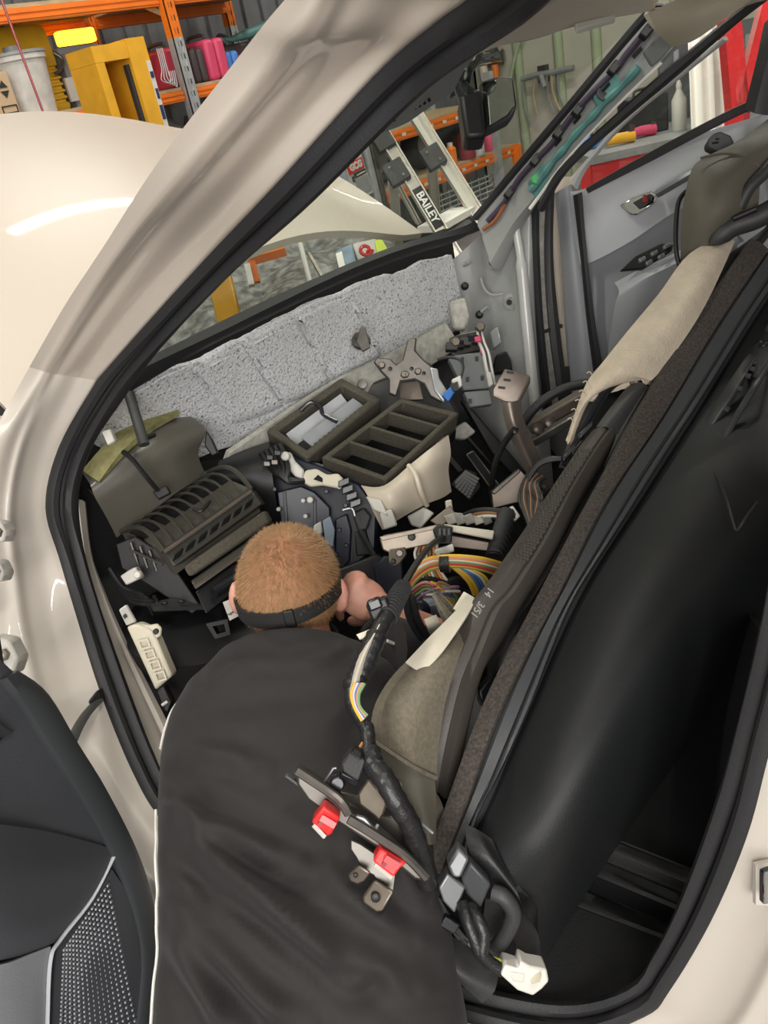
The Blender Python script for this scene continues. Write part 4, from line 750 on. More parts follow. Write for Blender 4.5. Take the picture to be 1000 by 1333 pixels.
for i in range(26):
    for j in range(15):
        u, v = (i+.5)/26, (j+.5)/15
        x = lerp(lerp(82, 142, v), lerp(74, 180, v), u); y = lerp(lerp(1236, 1146, v), lerp(1380, 1330, v), u); mb.box(V(*ld(x, y, -.0125)), (RGT, UPV, FWD), (.0012, .0016, .003))
build(mb, 'grille_holes', M['door_grey'], ldr)['kind'] = 'stuff'
build(MB().tube(crv(VV([ld(60, 1420, -.018), ld(62, 1330, -.018), ld(66, 1250, -.016), ld(80, 1222, -.012), ld(120, 1170, -.012), ld(150, 1112, -.01)]), 6), .003, 6), 'trim_line', M['door_light'], ldr)
# ================================================================ things under the removed dashboard
def pp(poly, d): return [V(q[0], q[1], q[2] if len(q) > 2 else d) for q in poly]
TR = random.Random(11)
def plate(name, m, parent, poly, d, th=.02, bev=.003, label=None, vec=None):
    xs = [q[0] for q in poly]; ys = [q[1] for q in poly]
    if len(poly[0]) == 2 and max(xs)-min(xs) > 9 and vec is None:      # no plate stands square to the next
        k = 11/max(max(xs)-min(xs), max(ys)-min(ys)); a, b = TR.uniform(-.0016, .0016)*k, TR.uniform(-.0016, .0016)*k; cx_, cy_ = sum(xs)/len(xs), sum(ys)/len(ys)
        poly = [(q[0], q[1], d+(q[0]-cx_)*a+(q[1]-cy_)*b) for q in poly]
    return build(MB().prism(pp(poly, d), vec if vec is not None else FWD*th), name, M[m], parent, bev, label=label)
def wire(name, m, parent, pts, r=.004, n=6, seg=6, label=None): return build(MB().tube(crv(VV(pts), n), r, seg), name, M[m], parent, label=label)
def knob(name, m, parent, q, r, h, seg=12): return build(MB().lathe(V(*q), -FWD, [(r, -.006), (r, h*.7), (r*.75, h)], seg), name, M[m], parent)
# ---------------------------------------------------------------- blower unit on the left
bl = thing('blower_unit', 'dark brown heater blower box with ribbed cage beside the hinge post', 'heater unit', V(230, 870, 1.9))
hs = build(MB().sheet([[(104, 612, 1.84), (150, 568, 1.88), (190, 538, 1.93), (230, 528, 1.98)], [(116, 628, 1.75), (162, 584, 1.78), (206, 553, 1.83), (252, 546, 1.90)], [(124, 648, 1.745), (172, 612, 1.77), (216, 582, 1.81), (268, 562, 1.90)], [(138, 672, 1.775), (180, 640, 1.79), (222, 612, 1.83), (258, 590, 1.91)], [(152, 700, 1.82), (192, 670, 1.83), (232, 640, 1.86), (268, 618, 1.95)]], 6, .16), 'housing', M['hvac'], bl, label='brown plastic blower housing')
build(MB().sheet([[(107, 612, 1.775), (140, 574, 1.80), (178, 541, 1.845), (222, 529, 1.90)], [(118, 620, 1.735), (150, 584, 1.762), (190, 553, 1.80), (228, 532, 1.875)], [(129, 627, 1.73), (160, 586, 1.75), (196, 556, 1.79), (232, 535, 1.86)]], 5, .012), 'foam_strip', M['foam_olive'], bl, label='olive foam strip')
build(MB().cyl(V(168, 512, 1.72), V(188, 579, 1.69), .011, 14), 'drain_tube', M['charcoal'], bl)
build(MB().tube(VV([(185, 572, 1.69), (200, 566, 1.73)]), .006, 8), 'tube_clip', M['black'], bl)
wire('retaining_strap', 'hvac_dark', bl, [(160, 588, 1.73), (172, 598, 1.725), (190, 620, 1.735), (205, 638, 1.76)], .006)
plate('latch', 'hvac_dark', bl, [(198, 640), (216, 632), (222, 642), (206, 651)], 1.765, .015)
plate('connector', 'white', bl, [(132, 562), (143, 558), (150, 574), (140, 580)], 1.70, .02)
plate('bracket', 'hvac_dark', bl, [(268, 560), (276, 572), (284, 590), (276, 594), (266, 580)], 1.9, .02)
# cage
nb_ = 9
def cg(u, a):
    """u along the cage, a round its arc (0 back edge .. 1 front edge)"""
    b0, b1 = lerp(V(158, 692, 1.815), V(270, 615, 1.95), u), lerp(V(213, 718, 1.70), V(327, 637, 1.83), u)
    p = lerp(b0, b1, a); upd = (UPV*.8-FWD*.6+RGT*.25).normalized(); return p+upd*(.034*math.sin(PI*a))
drum = build(MB().sheet([[cg(u/8, a/6)-(UPV*.8-FWD*.6).normalized()*.034*math.sin(PI*a/6) for a in range(7)] for u in range(9)], 2, .06), 'fan_drum', M['hvac'], bl)
for u in [i/nb_ for i in range(nb_+1)]: build(MB().tube([cg(u, a/10) for a in range(11)], .0032 if 0 < u < 1 else .006, 6), 'cage_rib', M['hvac_cage'], bl)
for u in [(i+.5)/nb_ for i in range(nb_)]:
    build(MB().sheet([[cg(u-.04, a)-(UPV*.8-FWD*.6).normalized()*.030*math.sin(PI*a) for a in (.12, .28, .44)], [cg(u+.04, a)-(UPV*.8-FWD*.6).normalized()*.030*math.sin(PI*a) for a in (.12, .28, .44)]], 2, .004), 'drum_slot', M['hvac_dark'], bl)
for a in (0, 1): build(MB().tube([cg(u/6, a) for u in range(7)], .006, 6), 'cage_rail', M['hvac_cage'], bl)
build(MB().tube(crv([cg(.45, .75)-FWD*.012, cg(.5, .85)-FWD*.016, cg(.62, .8)-FWD*.016], 4), .004), 'cage_clip', M['black'], bl)
for k in range(3): build(MB().tube(VV([(170+k*12, 706+k*5, 1.735), (180+k*12, 735+k*4, 1.745)]), .003, 6), 'end_rib', M['hvac_cage'], bl)
build(MB().tube(VV([(168, 715, 1.74), (212, 735, 1.715)]), .003, 6), 'end_rib', M['hvac_cage'], bl)
def strip(name, m, a0, a1, b0, b1, d0, d1, th, bev=.003):
    return build(MB().prism([V(*a0, d0), V(*a1, d1), V(*b1, d1-.01), V(*b0, d0-.01)], FWD*th), name, M[m], bl, bev)
ledge = strip('socket_ledge', 'hvac_cage', (213, 716), (327, 637), (226, 738), (341, 656), 1.695, 1.825, .06)
for i in range(7):
    u = (i+.6)/7.4; c = lerp(V(222, 729, 1.682), V(335, 648, 1.81), u); ax = (V(327, 637, 1.825)-V(213, 716, 1.695)).normalized(); build(MB().box(c, (ax, UPV+RGT*.3, FWD), (.011, .008, .006)), 'socket', M['hvac_dark'], ledge, .002)
build(MB().tube(VV([(214, 719, 1.685), (327, 640, 1.815)]), .005, 8), 'ledge_rail', M['steel_brown'], bl)
strip('filter_foam', 'foam_dark', (238, 738), (344, 664), (246, 752), (352, 680), 1.68, 1.80, .05, .006)
strip('filter_tray', 'hvac_cage', (248, 756), (354, 682), (254, 768), (358, 694), 1.682, 1.80, .07)
strip('filter_rail', 'steel_brown', (252, 762), (350, 694), (255, 766), (352, 698), 1.672, 1.79, .01, .001)
strip('lower_panel', 'hvac_dark', (254, 770), (358, 696), (268, 800), (366, 720), 1.69, 1.80, .1)
plate('side_cheek', 'black', bl, [(150, 708), (176, 698), (212, 720), (228, 740), (262, 790), (250, 800), (190, 760), (158, 740)], 1.745, .12)
build(MB().lathe(V(262, 872, 1.86), (UPV*.85-FWD*.5), [(.13, 0), (.15, .02), (.155, .10), (.15, .14), (.10, .155)], 28), 'fan_scroll', M['hvac_dark'], bl, label='black round fan scroll')
build(MB().sheet([[(195, 785, 1.72), (230, 778, 1.74), (262, 782, 1.76)], [(200, 790, 1.70), (232, 790, 1.715), (266, 788, 1.74)]], 4, .01), 'scroll_lip', M['charcoal'], bl)
for q in ((214, 785, 1.70), (236, 783, 1.715)): build(MB().ball(V(*q), (RGT, UPV, FWD), (.008, .004, .004), 8, 6), 'lip_hole', M['black'], bl)
build(MB().frame(VV([(268, 812, 1.66), (296, 806, 1.67), (300, 826, 1.665), (280, 832, 1.655)]), .008, FWD*.03), 'embossed_mark', M['black'], bl)
plate('sticker', 'white_dirty', bl, [(290, 784), (300, 780), (311, 802), (299, 808)], 1.64, .003, 0, label='small white sticker')
for k in range(3): build(MB().tube(VV([(296+k*3, 797-k*1.5+3, 1.637), (302+k*2, 800-k*3, 1.637)]), .001, 5), 'sticker_print', M['ink_black'], bl)
build(MB().cyl(V(278, 772, 1.66), V(310, 752, 1.70), .012, 14), 'hose_spigot', M['black_gloss'], bl)
ac = plate('actuator', 'white_dirty', bl, [(156, 750), (168, 742), (176, 738), (184, 752), (172, 758), (164, 762)], 1.70, .03)
knob('actuator_boss', 'white', ac, (180, 748, 1.69), .008, .01)
for k in range(4): wire('lead', 'black', bl, [(142+k*5, 740+k*8, 1.74), (160+k*4, 765+k*6, 1.73), (185+k*6, 775+k*4, 1.72), (200, 800-k*8, 1.73)], .005)
# ---------------------------------------------------------------- relay box on the hinge post
rb = thing('relay_box', 'cream plastic relay box fixed to the inner hinge post', 'relay box', V(205, 900, 1.64))
bx_ = plate('body', 'cream', rb, [(164, 816), (178, 812), (196, 820), (203, 830), (224, 880), (202, 899)], 1.60, .045, .005)
plate('ear', 'cream', rb, [(178, 812), (194, 814), (204, 812), (210, 818), (209, 828), (202, 832), (194, 824)], 1.605, .01, .003)
knob('ear_hole', 'black', rb, (203, 822, 1.603), .0055, .004)
for k in range(4): build(MB().frame([V(186+k*7-6, 834+k*14, 1.595), V(186+k*7+7, 830+k*14, 1.595), V(186+k*7+11, 842+k*14, 1.595), V(186+k*7-2, 846+k*14, 1.595)], .003, FWD*-.004), 'moulded_recess', M['cream'], bx_)
plate('tab', 'white', rb, [(154, 794), (164, 787), (177, 810), (164, 815)], 1.61, .012)
plate('tab_slot', 'black', rb, [(159, 800), (163, 798), (166, 803), (162, 806)], 1.607, .002, 0)
plate('connector', 'black', rb, [(203, 900), (213, 893), (224, 914), (219, 928), (214, 926)], 1.60, .03)
wire('connector_clip', 'white', rb, [(211, 918, 1.595), (218, 913, 1.595)], .003)
# ---------------------------------------------------------------- heater core unit with foam-rimmed outlets
hu = thing('heater_unit', 'heater core unit with two foam rimmed vent outlets', 'heater unit', V(440, 760, 2.1))
build(MB().sheet([[(285, 600, 2.0), (320, 585, 2.02), (350, 575, 2.04)], [(284, 615, 1.93), (318, 602, 1.93), (352, 590, 1.95)], [(300, 650, 1.95), (330, 640, 1.93), (356, 630, 1.93)], [(320, 690, 2.0), (345, 685, 1.98), (365, 680, 1.97)]], 5, .12), 'evaporator_case', M['hvac_dark'], hu)
core = plate('core_case', 'hvac_blue', hu, [(342, 606), (372, 588), (420, 604), (470, 628), (494, 660), (492, 716), (452, 748), (400, 720), (352, 680)], 1.98, .18, .01)
plate('rear_case', 'charcoal', hu, [(300, 592), (420, 520), (560, 470), (600, 540), (520, 620), (430, 620), (350, 610)], 2.26, .12, .01)
# outlets
F1 = pp([(346, 560, 2.02), (444, 491, 2.15), (496, 519, 2.11), (400, 597, 1.97)], 0); dn = FWD*.055-UPV*.03
fr = build(MB().frame(F1, .021, dn), 'outlet_rim', M['foam_dark'], hu, .006, label='dark foam rim of the left outlet')
cF = sum(F1, Vector())/4; ax = (F1[1]-F1[0]).normalized(); ay = (F1[3]-F1[0]).normalized()
build(MB().prism([lerp(cF, p, .84)+dn*.9 for p in F1], dn*.3), 'outlet_floor', M['charcoal'], fr)
build(MB().prism([lerp(F1[0], F1[3], .22)+ax*.035+dn*.35, lerp(F1[1], F1[2], .22)-ax*.035+dn*.35, lerp(F1[1], F1[2], .42)-ax*.035+dn*.8, lerp(F1[0], F1[3], .42)+ax*.035+dn*.8], dn*.06), 'vent_flap', M['door_light'], fr)
build(MB().prism([lerp(F1[0], F1[3], .5)+ax*.05+dn*.3, lerp(F1[1], F1[2], .5)-ax*.03+dn*.3, lerp(F1[1], F1[2], .8)-ax*.03+dn*.45, lerp(F1[0], F1[3], .8)+ax*.05+dn*.45], dn*.08), 'vent_flap', M['door_grey'], fr)
for i in range(12):
    u = .16+i*.06; p = lerp(lerp(F1[0], F1[3], .80), lerp(F1[1], F1[2], .80), u)+dn*.38; build(MB().box(p, (ax, ay, dn), (.004, .005, .003)), 'flap_slot', M['black'], fr)
m1, m2 = lerp(F1[0], F1[1], .5), lerp(F1[3], F1[2], .5)
build(MB().tube(crv([lerp(m1, m2, .12)-dn*.1-ax*.03, lerp(m1, m2, .16)-dn*.3, lerp(m1, m2, .36)-dn*.25+ax*.006, lerp(m1, m2, .5)-dn*.1-ax*.004, lerp(m1, m2, .8)-dn*.05], 5), .0055, 8), 'flap_lever', M['black_gloss'], fr)
F2 = pp([(418, 595, 1.95), (522, 517, 2.09), (598, 537, 2.07), (502, 625, 1.92)], 0)
f2 = build(MB().frame(F2, .0135, dn*1.1), 'outlet_rim', M['foam_dark'], hu, .005, label='dark foam rim of the four-slot outlet')
ax2 = (F2[1]-F2[0]).normalized()
for u in (.29, .54, .78): build(MB().prism([lerp(F2[0], F2[1], u)-ax2*.0045+dn*.05, lerp(F2[3], F2[2], u)-ax2*.0045+dn*.05, lerp(F2[3], F2[2], u)+ax2*.0045+dn*.05, lerp(F2[0], F2[1], u)+ax2*.0045+dn*.05], dn*.9), 'divider', M['foam_dark'], f2, .003)
c2 = sum(F2, Vector())/4
build(MB().prism([lerp(c2, p, .88)+dn*1.12 for p in F2], dn*.25), 'outlet_floor', M['black'], f2)
build(MB().prism([F2[0]+dn*1.15, F2[3]+dn*1.15, F2[2]+dn*1.15, F2[1]+dn*1.15], dn*.8), 'outlet_box', M['hvac_dark'], hu, .004)
# cream duct
dc = build(MB().sheet([[(470, 632, 1.95), (500, 632, 1.92), (535, 604, 1.965), (560, 584, 2.0), (584, 566, 2.06)], [(478, 644, 1.925), (508, 640, 1.90), (540, 618, 1.94), (564, 600, 1.98), (587, 590, 2.05)], [(484, 662, 1.93), (515, 662, 1.91), (545, 640, 1.95), (566, 624, 1.99), (584, 612, 2.05)], [(498, 690, 1.96), (526, 672, 1.95), (556, 656, 1.98), (576, 648, 2.02), (588, 640, 2.06)]], 6, .09), 'cream_duct', M['duct_cream'], hu, label='cream plastic air duct')
build(MB().tube(crv([(V(532, 606, 1.945)), V(541, 618, 1.922), V(548, 640, 1.93), V(556, 658, 1.965)], 5), .006, 8), 'duct_rib', M['duct_cream'], dc)
plate('duct_tail', 'white', hu, [(530, 672), (552, 660), (566, 668), (548, 688), (536, 684)], 1.965, .05, .004)
plate('duct_tab', 'white', hu, [(476, 646), (496, 650), (506, 672), (486, 664)], 1.90, .02, .004)
plate('duct_tab', 'white', hu, [(494, 668), (510, 662), (518, 684), (500, 690)], 1.90, .02, .004)
# mechanisms on the core case
plate('cam_plate', 'hvac_blue', hu, [(360, 640), (392, 632), (410, 640), (430, 660), (432, 690), (408, 706), (366, 690)], 1.955, .02, .004)
plate('cam_plate', 'hvac_blue', hu, [(436, 676), (452, 668), (458, 690), (456, 730), (446, 742), (436, 730)], 1.95, .02, .004)
plate('cam_plate', 'charcoal', hu, [(458, 668), (474, 660), (484, 672), (478, 690), (466, 692)], 1.94, .03, .005)
plate('light_strip', 'pale_blue', hu, [(420, 678), (430, 672), (436, 690), (434, 712), (424, 708)], 1.935, .02, .002)
plate('white_link', 'white', hu, [(408, 684), (418, 678), (420, 692), (413, 706), (408, 698)], 1.93, .02, .004)
plate('white_lever', 'white', hu, [(366, 590), (378, 588), (384, 600), (396, 612), (394, 624), (384, 620), (370, 604)], 1.94, .02, .005)
knob('lever_pivot', 'white_dirty', hu, (372, 594, 1.935), .011, .012)
plate('cream_bracket', 'cream', hu, [(390, 626), (398, 612), (412, 610), (426, 618), (440, 616), (448, 624), (440, 636), (420, 632), (404, 634)], 1.935, .03, .005)
plate('bracket_window', 'black', hu, [(408, 624), (414, 618), (422, 624), (420, 628)], 1.932, .004, 0)
for k, q in enumerate(((395, 652), (404, 651), (398, 672), (363, 663), (442, 634), (450, 658), (442, 690), (438, 722), (451, 710), (358, 637), (385, 700), (425, 640))): knob('screw_boss', 'white' if k in (0, 1, 2, 3, 4) else 'hvac_blue', hu, (q[0], q[1], 1.935), .0055 if k != 1 else .008, .008)
for k in (0, 4): plate('moulded_rib', 'hvac_blue', hu, [(368+k*10, 640+k*3), (372+k*10, 638+k*3), (376+k*9, 690+k*2), (372+k*9, 692+k*2)], 1.95, .01, .001)
plate('side_window', 'black', hu, [(462, 694), (476, 688), (486, 722), (464, 724)], 1.955, .02, .003)
build(MB().bar(V(468, 690, 1.935), V(488, 726, 1.935), .008, .012), 'diagonal_rib', M['dash_grey'], hu)
for k in range(5): wire('lead', 'black', hu, [(340+k*6, 590-k*3, 1.95), (350+k*6, 606, 1.93), (362+k*3, 618+k*2, 1.925), (380+k*4, 626, 1.94)], .007)
for k, q in enumerate(((352, 596), (358, 602), (362, 590), (348, 604))): build(MB().box(V(q[0], q[1], 1.915), (RGT, UPV, FWD), (.008, .006, .008)), 'plug', M['steel' if k % 2 else 'black_gloss'], hu, .002)
for k in range(4): build(MB().box(V(448+k*5, 628+k*9, 1.93), (RGT+UPV*.4, UPV, FWD), (.014, .008, .01)), 'plug', M['black_gloss'], hu, .002)
wire('wire_link', 'galv', hu, [(446, 664, 1.925), (458, 662, 1.925), (462, 672, 1.925)], .0025)
plate('base_tray', 'charcoal', hu, [(440, 742), (490, 722), (520, 740), (500, 765), (455, 770)], 1.9, .05, .004)
plate('navy_flap', 'hvac_blue', hu, [(486, 738), (500, 724), (524, 730), (526, 764), (500, 776), (490, 762)], 1.76, .03, .004)
# ---------------------------------------------------------------- pedals
ped = thing('brake_pedal', 'brake pedal with a studded grey rubber pad', 'pedal', V(612, 652, 2.5))
pd_ = [(586, 630), (606, 610), (620, 615), (626, 634), (612, 652)]
pad = plate('pad', 'charcoal', ped, pd_, 2.42, .02, .003)
for i in range(7):
    for j in range(6):
        u, v = (i+.5)/7, (j+.5)/6; p = lerp(lerp(Vector((588, 630)), Vector((606, 612)), u), lerp(Vector((611, 650)), Vector((624, 622)), u), v)
        build(MB().box(V(p.x, p.y, 2.418), (RGT-UPV*.8, RGT+UPV, FWD), (.0042, .004, .004)), 'stud', M['pedal'], pad)
build(MB().bar(V(600, 615, 2.45), V(584, 596, 2.5), .016, .012), 'arm', M['steel'], ped)
pd2 = thing('accelerator_pedal', 'long ribbed grey accelerator pedal', 'pedal', V(650, 645, 2.58))
pad = plate('pad', 'pedal', pd2, [(607, 591), (616, 586), (653, 634), (646, 645)], 2.35, .02, .003)
for k in range(5):
    u = (k+.5)/5; a, b_ = lerp(V(609, 592, 2.346), V(616, 588, 2.346), u), lerp(V(645, 641, 2.346), V(651, 635, 2.346), u); build(MB().bar(a, b_, .004, .004), 'pad_rib', M['charcoal'], pad)
build(MB().bar(V(600, 560, 2.55), V(640, 606, 2.48), .008, .008), 'arm', M['steel'], pd2)
# ---------------------------------------------------------------- steel bracket on the bulkhead, control module and connectors
sb = thing('column_mount', 'bent grey steel column mount in front of the felt', 'bracket', V(530, 520, 2.2))
plate('plate', 'steel', sb, [(486, 471), (492, 465), (508, 466), (516, 474), (524, 468), (530, 444), (536, 438), (543, 440), (541, 456), (552, 468), (562, 476), (570, 492), (578, 506), (576, 524), (560, 516), (552, 500), (540, 494), (522, 496), (516, 516), (506, 512), (506, 494), (498, 486)], 2.1, .018, .004)
plate('rib', 'galv', sb, [(560, 478), (570, 480), (572, 492), (582, 508), (578, 524), (566, 508)], 2.08, .02, .003)
plate('web', 'steel_brown', sb, [(520, 498), (546, 496), (552, 520), (520, 522)], 2.14, .02, .003)
for q in ((497, 476), (526, 488), (544, 484), (528, 488)): knob('bolt', 'zinc', sb, (q[0], q[1], 2.095), .009, .012, 6)
for q in ((508, 480), (536, 480), (552, 486)): knob('hole', 'black', sb, (q[0], q[1], 2.098), .005, .003)
cm = thing('control_module', 'grey metal control module beside the bare side panel', 'control module', V(620, 530, 2.3))
plate('case', 'plastic_grey', cm, [(584, 466), (594, 462), (627, 458), (638, 506), (604, 508)], 2.2, .05, .004)
plate('case_lower', 'plastic_grey', cm, [(604, 510), (638, 507), (642, 526), (612, 530)], 2.19, .05, .004)
for q in ((602, 468), (621, 467), (609, 494), (628, 492), (612, 522), (636, 522)): plate('slot', 'black', cm, [(q[0]-2, q[1]-3), (q[0]+2, q[1]-3), (q[0]+2, q[1]+3), (q[0]-2, q[1]+3)], 2.187, .004, 0)
plate('connector', 'white_dirty', cm, [(628, 462), (634, 460), (643, 500), (637, 504)], 2.18, .03, .003)
for k in range(3): wire('lead', ('white', 'purple', 'white')[k], cm, [(622+k*2, 428, 2.26), (624+k*3, 445, 2.22), (630+k*3, 460, 2.19), (634+k*3, 480, 2.18), (640+k*2, 500, 2.2)], .0045)
for q in ((622, 441), (629, 456)): plate('tape_band', 'case_pink', cm, [(q[0]-4, q[1]-3), (q[0]+4, q[1]-4), (q[0]+5, q[1]+3), (q[0]-3, q[1]+4)], 2.2, .015, .002)
plate('mount', 'steel', cm, [(585, 440), (600, 434), (620, 430), (632, 440), (628, 456), (590, 464)], 2.3, .03, .004)
for q in ((593, 446), (625, 426)): knob('bolt', 'zinc', cm, (q[0], q[1], 2.24), .014, .014, 6)
for k in range(4): build(MB().box(V(588+k*9, 452-k*3, 2.25), (RGT, UPV, FWD), (.016, .011, .02)), 'plug', M['black_gloss' if k % 2 else 'charcoal'], cm, .003)
bc_ = thing('wire_plug', 'bright blue wiring plug hanging from a black lead', 'plug', V(582, 518, 2.05))
plate('body', 'blue_plastic', bc_, [(576, 514), (588, 502), (594, 508), (584, 523)], 2.04, .025, .003); plate('socket', 'white', bc_, [(588, 494), (600, 488), (602, 502), (594, 508)], 2.04, .025, .003); plate('clip', 'charcoal', bc_, [(586, 500), (596, 496), (598, 508), (590, 510)], 2.03, .01, .002)
wire('lead', 'charcoal', bc_, [(600, 492, 2.05), (603, 478, 2.06), (598, 468, 2.06), (584, 465, 2.08), (570, 468, 2.1)], .004)
# ---------------------------------------------------------------- column bracket, brown steel
kb = thing('column_bracket', 'brown steel column bracket with a slotted square head', 'bracket', V(705, 640, 2.0))
hd_ = plate('head', 'steel_brown', kb, [(641, 506), (657, 479), (692, 488), (675, 522)], 1.93, .0, .004, vec=FWD*.006-UPV*.018)
for q in ((665, 484), (661, 494), (654, 504)): plate('slot', 'black', kb, [(q[0]-5, q[1]-1.5), (q[0]+4, q[1]-.5), (q[0]+4, q[1]+2.5), (q[0]-5, q[1]+1.5)], 1.925, .004, 0)
build(MB().sheet([[(652, 522, 1.93), (664, 524, 1.92), (678, 520, 1.93)], [(657, 548, 1.94), (669, 550, 1.925), (682, 545, 1.94)], [(668, 578, 1.96), (680, 578, 1.945), (692, 570, 1.96)], [(682, 608, 1.98), (693, 606, 1.965), (704, 598, 1.98)], [(700, 645, 2.0), (709, 642, 1.985), (716, 634, 2.0)]], 5, .04), 'post', M['steel_brown'], kb)
knob('hole', 'black', kb, (671, 562, 1.925), .006, .003); knob('bolt', 'zinc', kb, (707, 634, 1.97), .007, .01, 6)
build(MB().bar(V(690, 556, 2.2), V(776, 506, 2.1), .05, .03), 'cross_arm', M['steel_brown'], kb, .004)
build(MB().bar(V(694, 575, 2.15), V(770, 530, 2.08), .03, .02), 'cross_arm', M['steel'], kb, .003)
for q in ((700, 558), (716, 550)): knob('boss', 'steel_brown', kb, (q[0], q[1], 2.14), .014, .008)
tag(wire('rubber_hose', 'rubber', None, [(678, 556, 2.12), (692, 536, 2.1), (712, 518, 2.08), (740, 504, 2.06), (775, 498, 2.02), (800, 496, 2.0)], .012, seg=10), 'black rubber hose arching behind the column bracket', 'hose')
tag(wire('rubber_hose', 'black', None, [(672, 556, 1.93), (655, 580, 1.97), (644, 606, 2.0), (640, 640, 2.05), (642, 655, 2.06)], .0075, seg=8), 'thin black hose passing in front of the pedals', 'hose')
lb_ = thing('lower_bracket', 'folded grey steel plate below the column bracket', 'bracket', V(660, 660, 2.0))
plate('plate', 'steel_brown', lb_, [(640, 640), (676, 610), (690, 625), (682, 652), (642, 662)], 1.98, .01, .002); plate('flange', 'steel', lb_, [(640, 640), (676, 610), (678, 614), (644, 644)], 1.97, .04, .002)
tag(plate('plastic_rail', 'black', None, [(600, 520), (612, 528), (690, 620), (680, 632), (640, 590)], 2.44, .04, .006), 'long black plastic rail running down beside the pedals', 'rail')
tag(plate('foam_wedge', 'felt_pale', None, [(586, 560), (606, 548), (620, 562), (606, 572), (588, 570)], 2.3, .05, .006), 'pale felt wedge above the pedals', 'felt')
# ---------------------------------------------------------------- zinc rail with clip, in front of the hand
zr = thing('zinc_rail', 'zinc plated rail with a looped ear above the coloured wires', 'rail', V(560, 720, 1.72))
plate('channel', 'zinc', zr, [(494, 701), (500, 697), (570, 684), (584, 690), (586, 706), (566, 708), (506, 720), (498, 716)], 1.68, .03, .003)
plate('lip', 'zinc', zr, [(494, 699), (569, 683), (572, 688), (498, 704)], 1.665, .012, .001)
plate('channel', 'cream', zr, [(578, 682), (644, 691), (642, 703), (586, 692)], 1.68, .03, .003)
plate('lower_web', 'steel_brown', zr, [(584, 696), (640, 706), (638, 718), (586, 712)], 1.70, .02, .002)
plate('ear', 'zinc', zr, [(506, 716), (528, 712), (530, 722), (520, 735), (512, 738), (506, 732)], 1.67, .008, .003)
knob('ear_hole', 'black', zr, (512, 731, 1.668), .006, .003); knob('ear_bolt', 'steel_brown', zr, (520, 720, 1.668), .008, .006, 8); knob('channel_hole', 'black', zr, (536, 699, 1.672), .008, .003)
cl_ = plate('cable_clip', 'black', zr, [(564, 690), (572, 682), (590, 686), (588, 708), (570, 708)], 1.65, .035, .003)
for k in range(3): plate('clip_slot', 'charcoal', cl_, [(571+k*6, 688), (574+k*6, 688), (574+k*6, 698), (571+k*6, 698)], 1.647, .004, 0)
# ---------------------------------------------------------------- wiring
wl = thing('wiring_loom', 'bundle of yellow, orange, green and pink wires taped together', 'wiring', V(580, 780, 1.66))
cols = {'w_yellow': (.75, .48, .04), 'w_orange': (.70, .28, .05), 'w_pink': (.62, .28, .26), 'w_green': (.16, .32, .14), 'w_white': (.7, .68, .6), 'w_red': (.50, .06, .05), 'w_blue': (.07, .18, .42), 'w_brown': (.28, .13, .06), 'w_purple': (.28, .17, .32), 'w_black': (.02, .02, .02)}
for k, c in cols.items(): mm(k, c, .45)
ks = list(cols)
for i in range(18):
    o = (i % 6-2.5)*2.0; o2 = (i//6-1)*4.0; k = ks[(i*3) % 8]; z = 1.60+.006*(i % 3)
    wire('wire', k, wl, [(523+o*.8, 776+o*.6+o2*.3, z-.02), (536+o*.6, 752+o+o2*.5, z-.02), (556+o*.3, 736+o+o2*.6, z-.03), (578, 731+o*.9+o2*.7, z-.04), (604, 731+o*.8+o2*.8, z-.05), (630, 735+o*.8+o2, z-.05), (652, 742+o+o2, z-.03)], .0032, 5)
build(MB().tube(VV([(574, 733, 1.57), (586, 733, 1.565)]), .018, 12), 'tape_wrap', M['tape'], wl)
for i, k in enumerate(('w_yellow', 'w_yellow', 'w_blue', 'w_blue', 'w_white', 'w_yellow')): wire('wire', k, wl, [(590+i*2, 738, 1.6), (602+i*5, 748, 1.60), (612+i*5, 760, 1.605), (618+i*5, 774, 1.615)], .0045 if i < 2 else .003, 5)
for i in range(14):
    k = ks[(i*5+2) % 9]; wire('wire', k, wl, [(534+i*2, 770+(i % 4)*4, 1.66), (552+i*2, 758+(i % 5)*4, 1.64), (572+i*2, 764+(i % 3)*6, 1.645), (594, 768+(i % 6)*4, 1.66), (606, 782+(i % 4)*4, 1.68)], .003, 5)
for i in range(7): wire('wire', ks[(i*3+4) % 9], wl, [(545+i*4, 708, 1.69), (540+i*5, 722, 1.67), (548+i*4, 740, 1.67), (552+i*5, 756, 1.67)], .003, 5)
for i in range(4): wire('loom_sleeve', 'tape', wl, [(540, 778-i*8, 1.68), (566, 765-i*3, 1.67), (592, 756+i*4, 1.68), (612, 758+i*8, 1.7)], .009, 5, 8)
plate('white_plug', 'white', wl, [(566, 716), (590, 708), (592, 718), (580, 722), (576, 728), (566, 722)], 1.63, .025, .003)
wire('conduit', 'rubber_soft', wl, [(660, 668, 1.76), (654, 686, 1.73), (648, 706, 1.70), (644, 726, 1.68)], .018, 6, 12)
for i in range(9): build(MB().tube([lerp(V(659, 672, 1.757), V(645, 724, 1.68), i/8), lerp(V(659, 672, 1.757), V(645, 724, 1.68), i/8+.03)], .0205, 12), 'conduit_ring', M['rubber_soft'], wl)
plate('white_plug', 'white', wl, [(657, 668), (668, 658), (678, 672), (670, 680), (662, 680)], 1.75, .025, .003); plate('plug_socket', 'black', wl, [(663, 666), (668, 662), (672, 670), (667, 674)], 1.747, .004, 0)
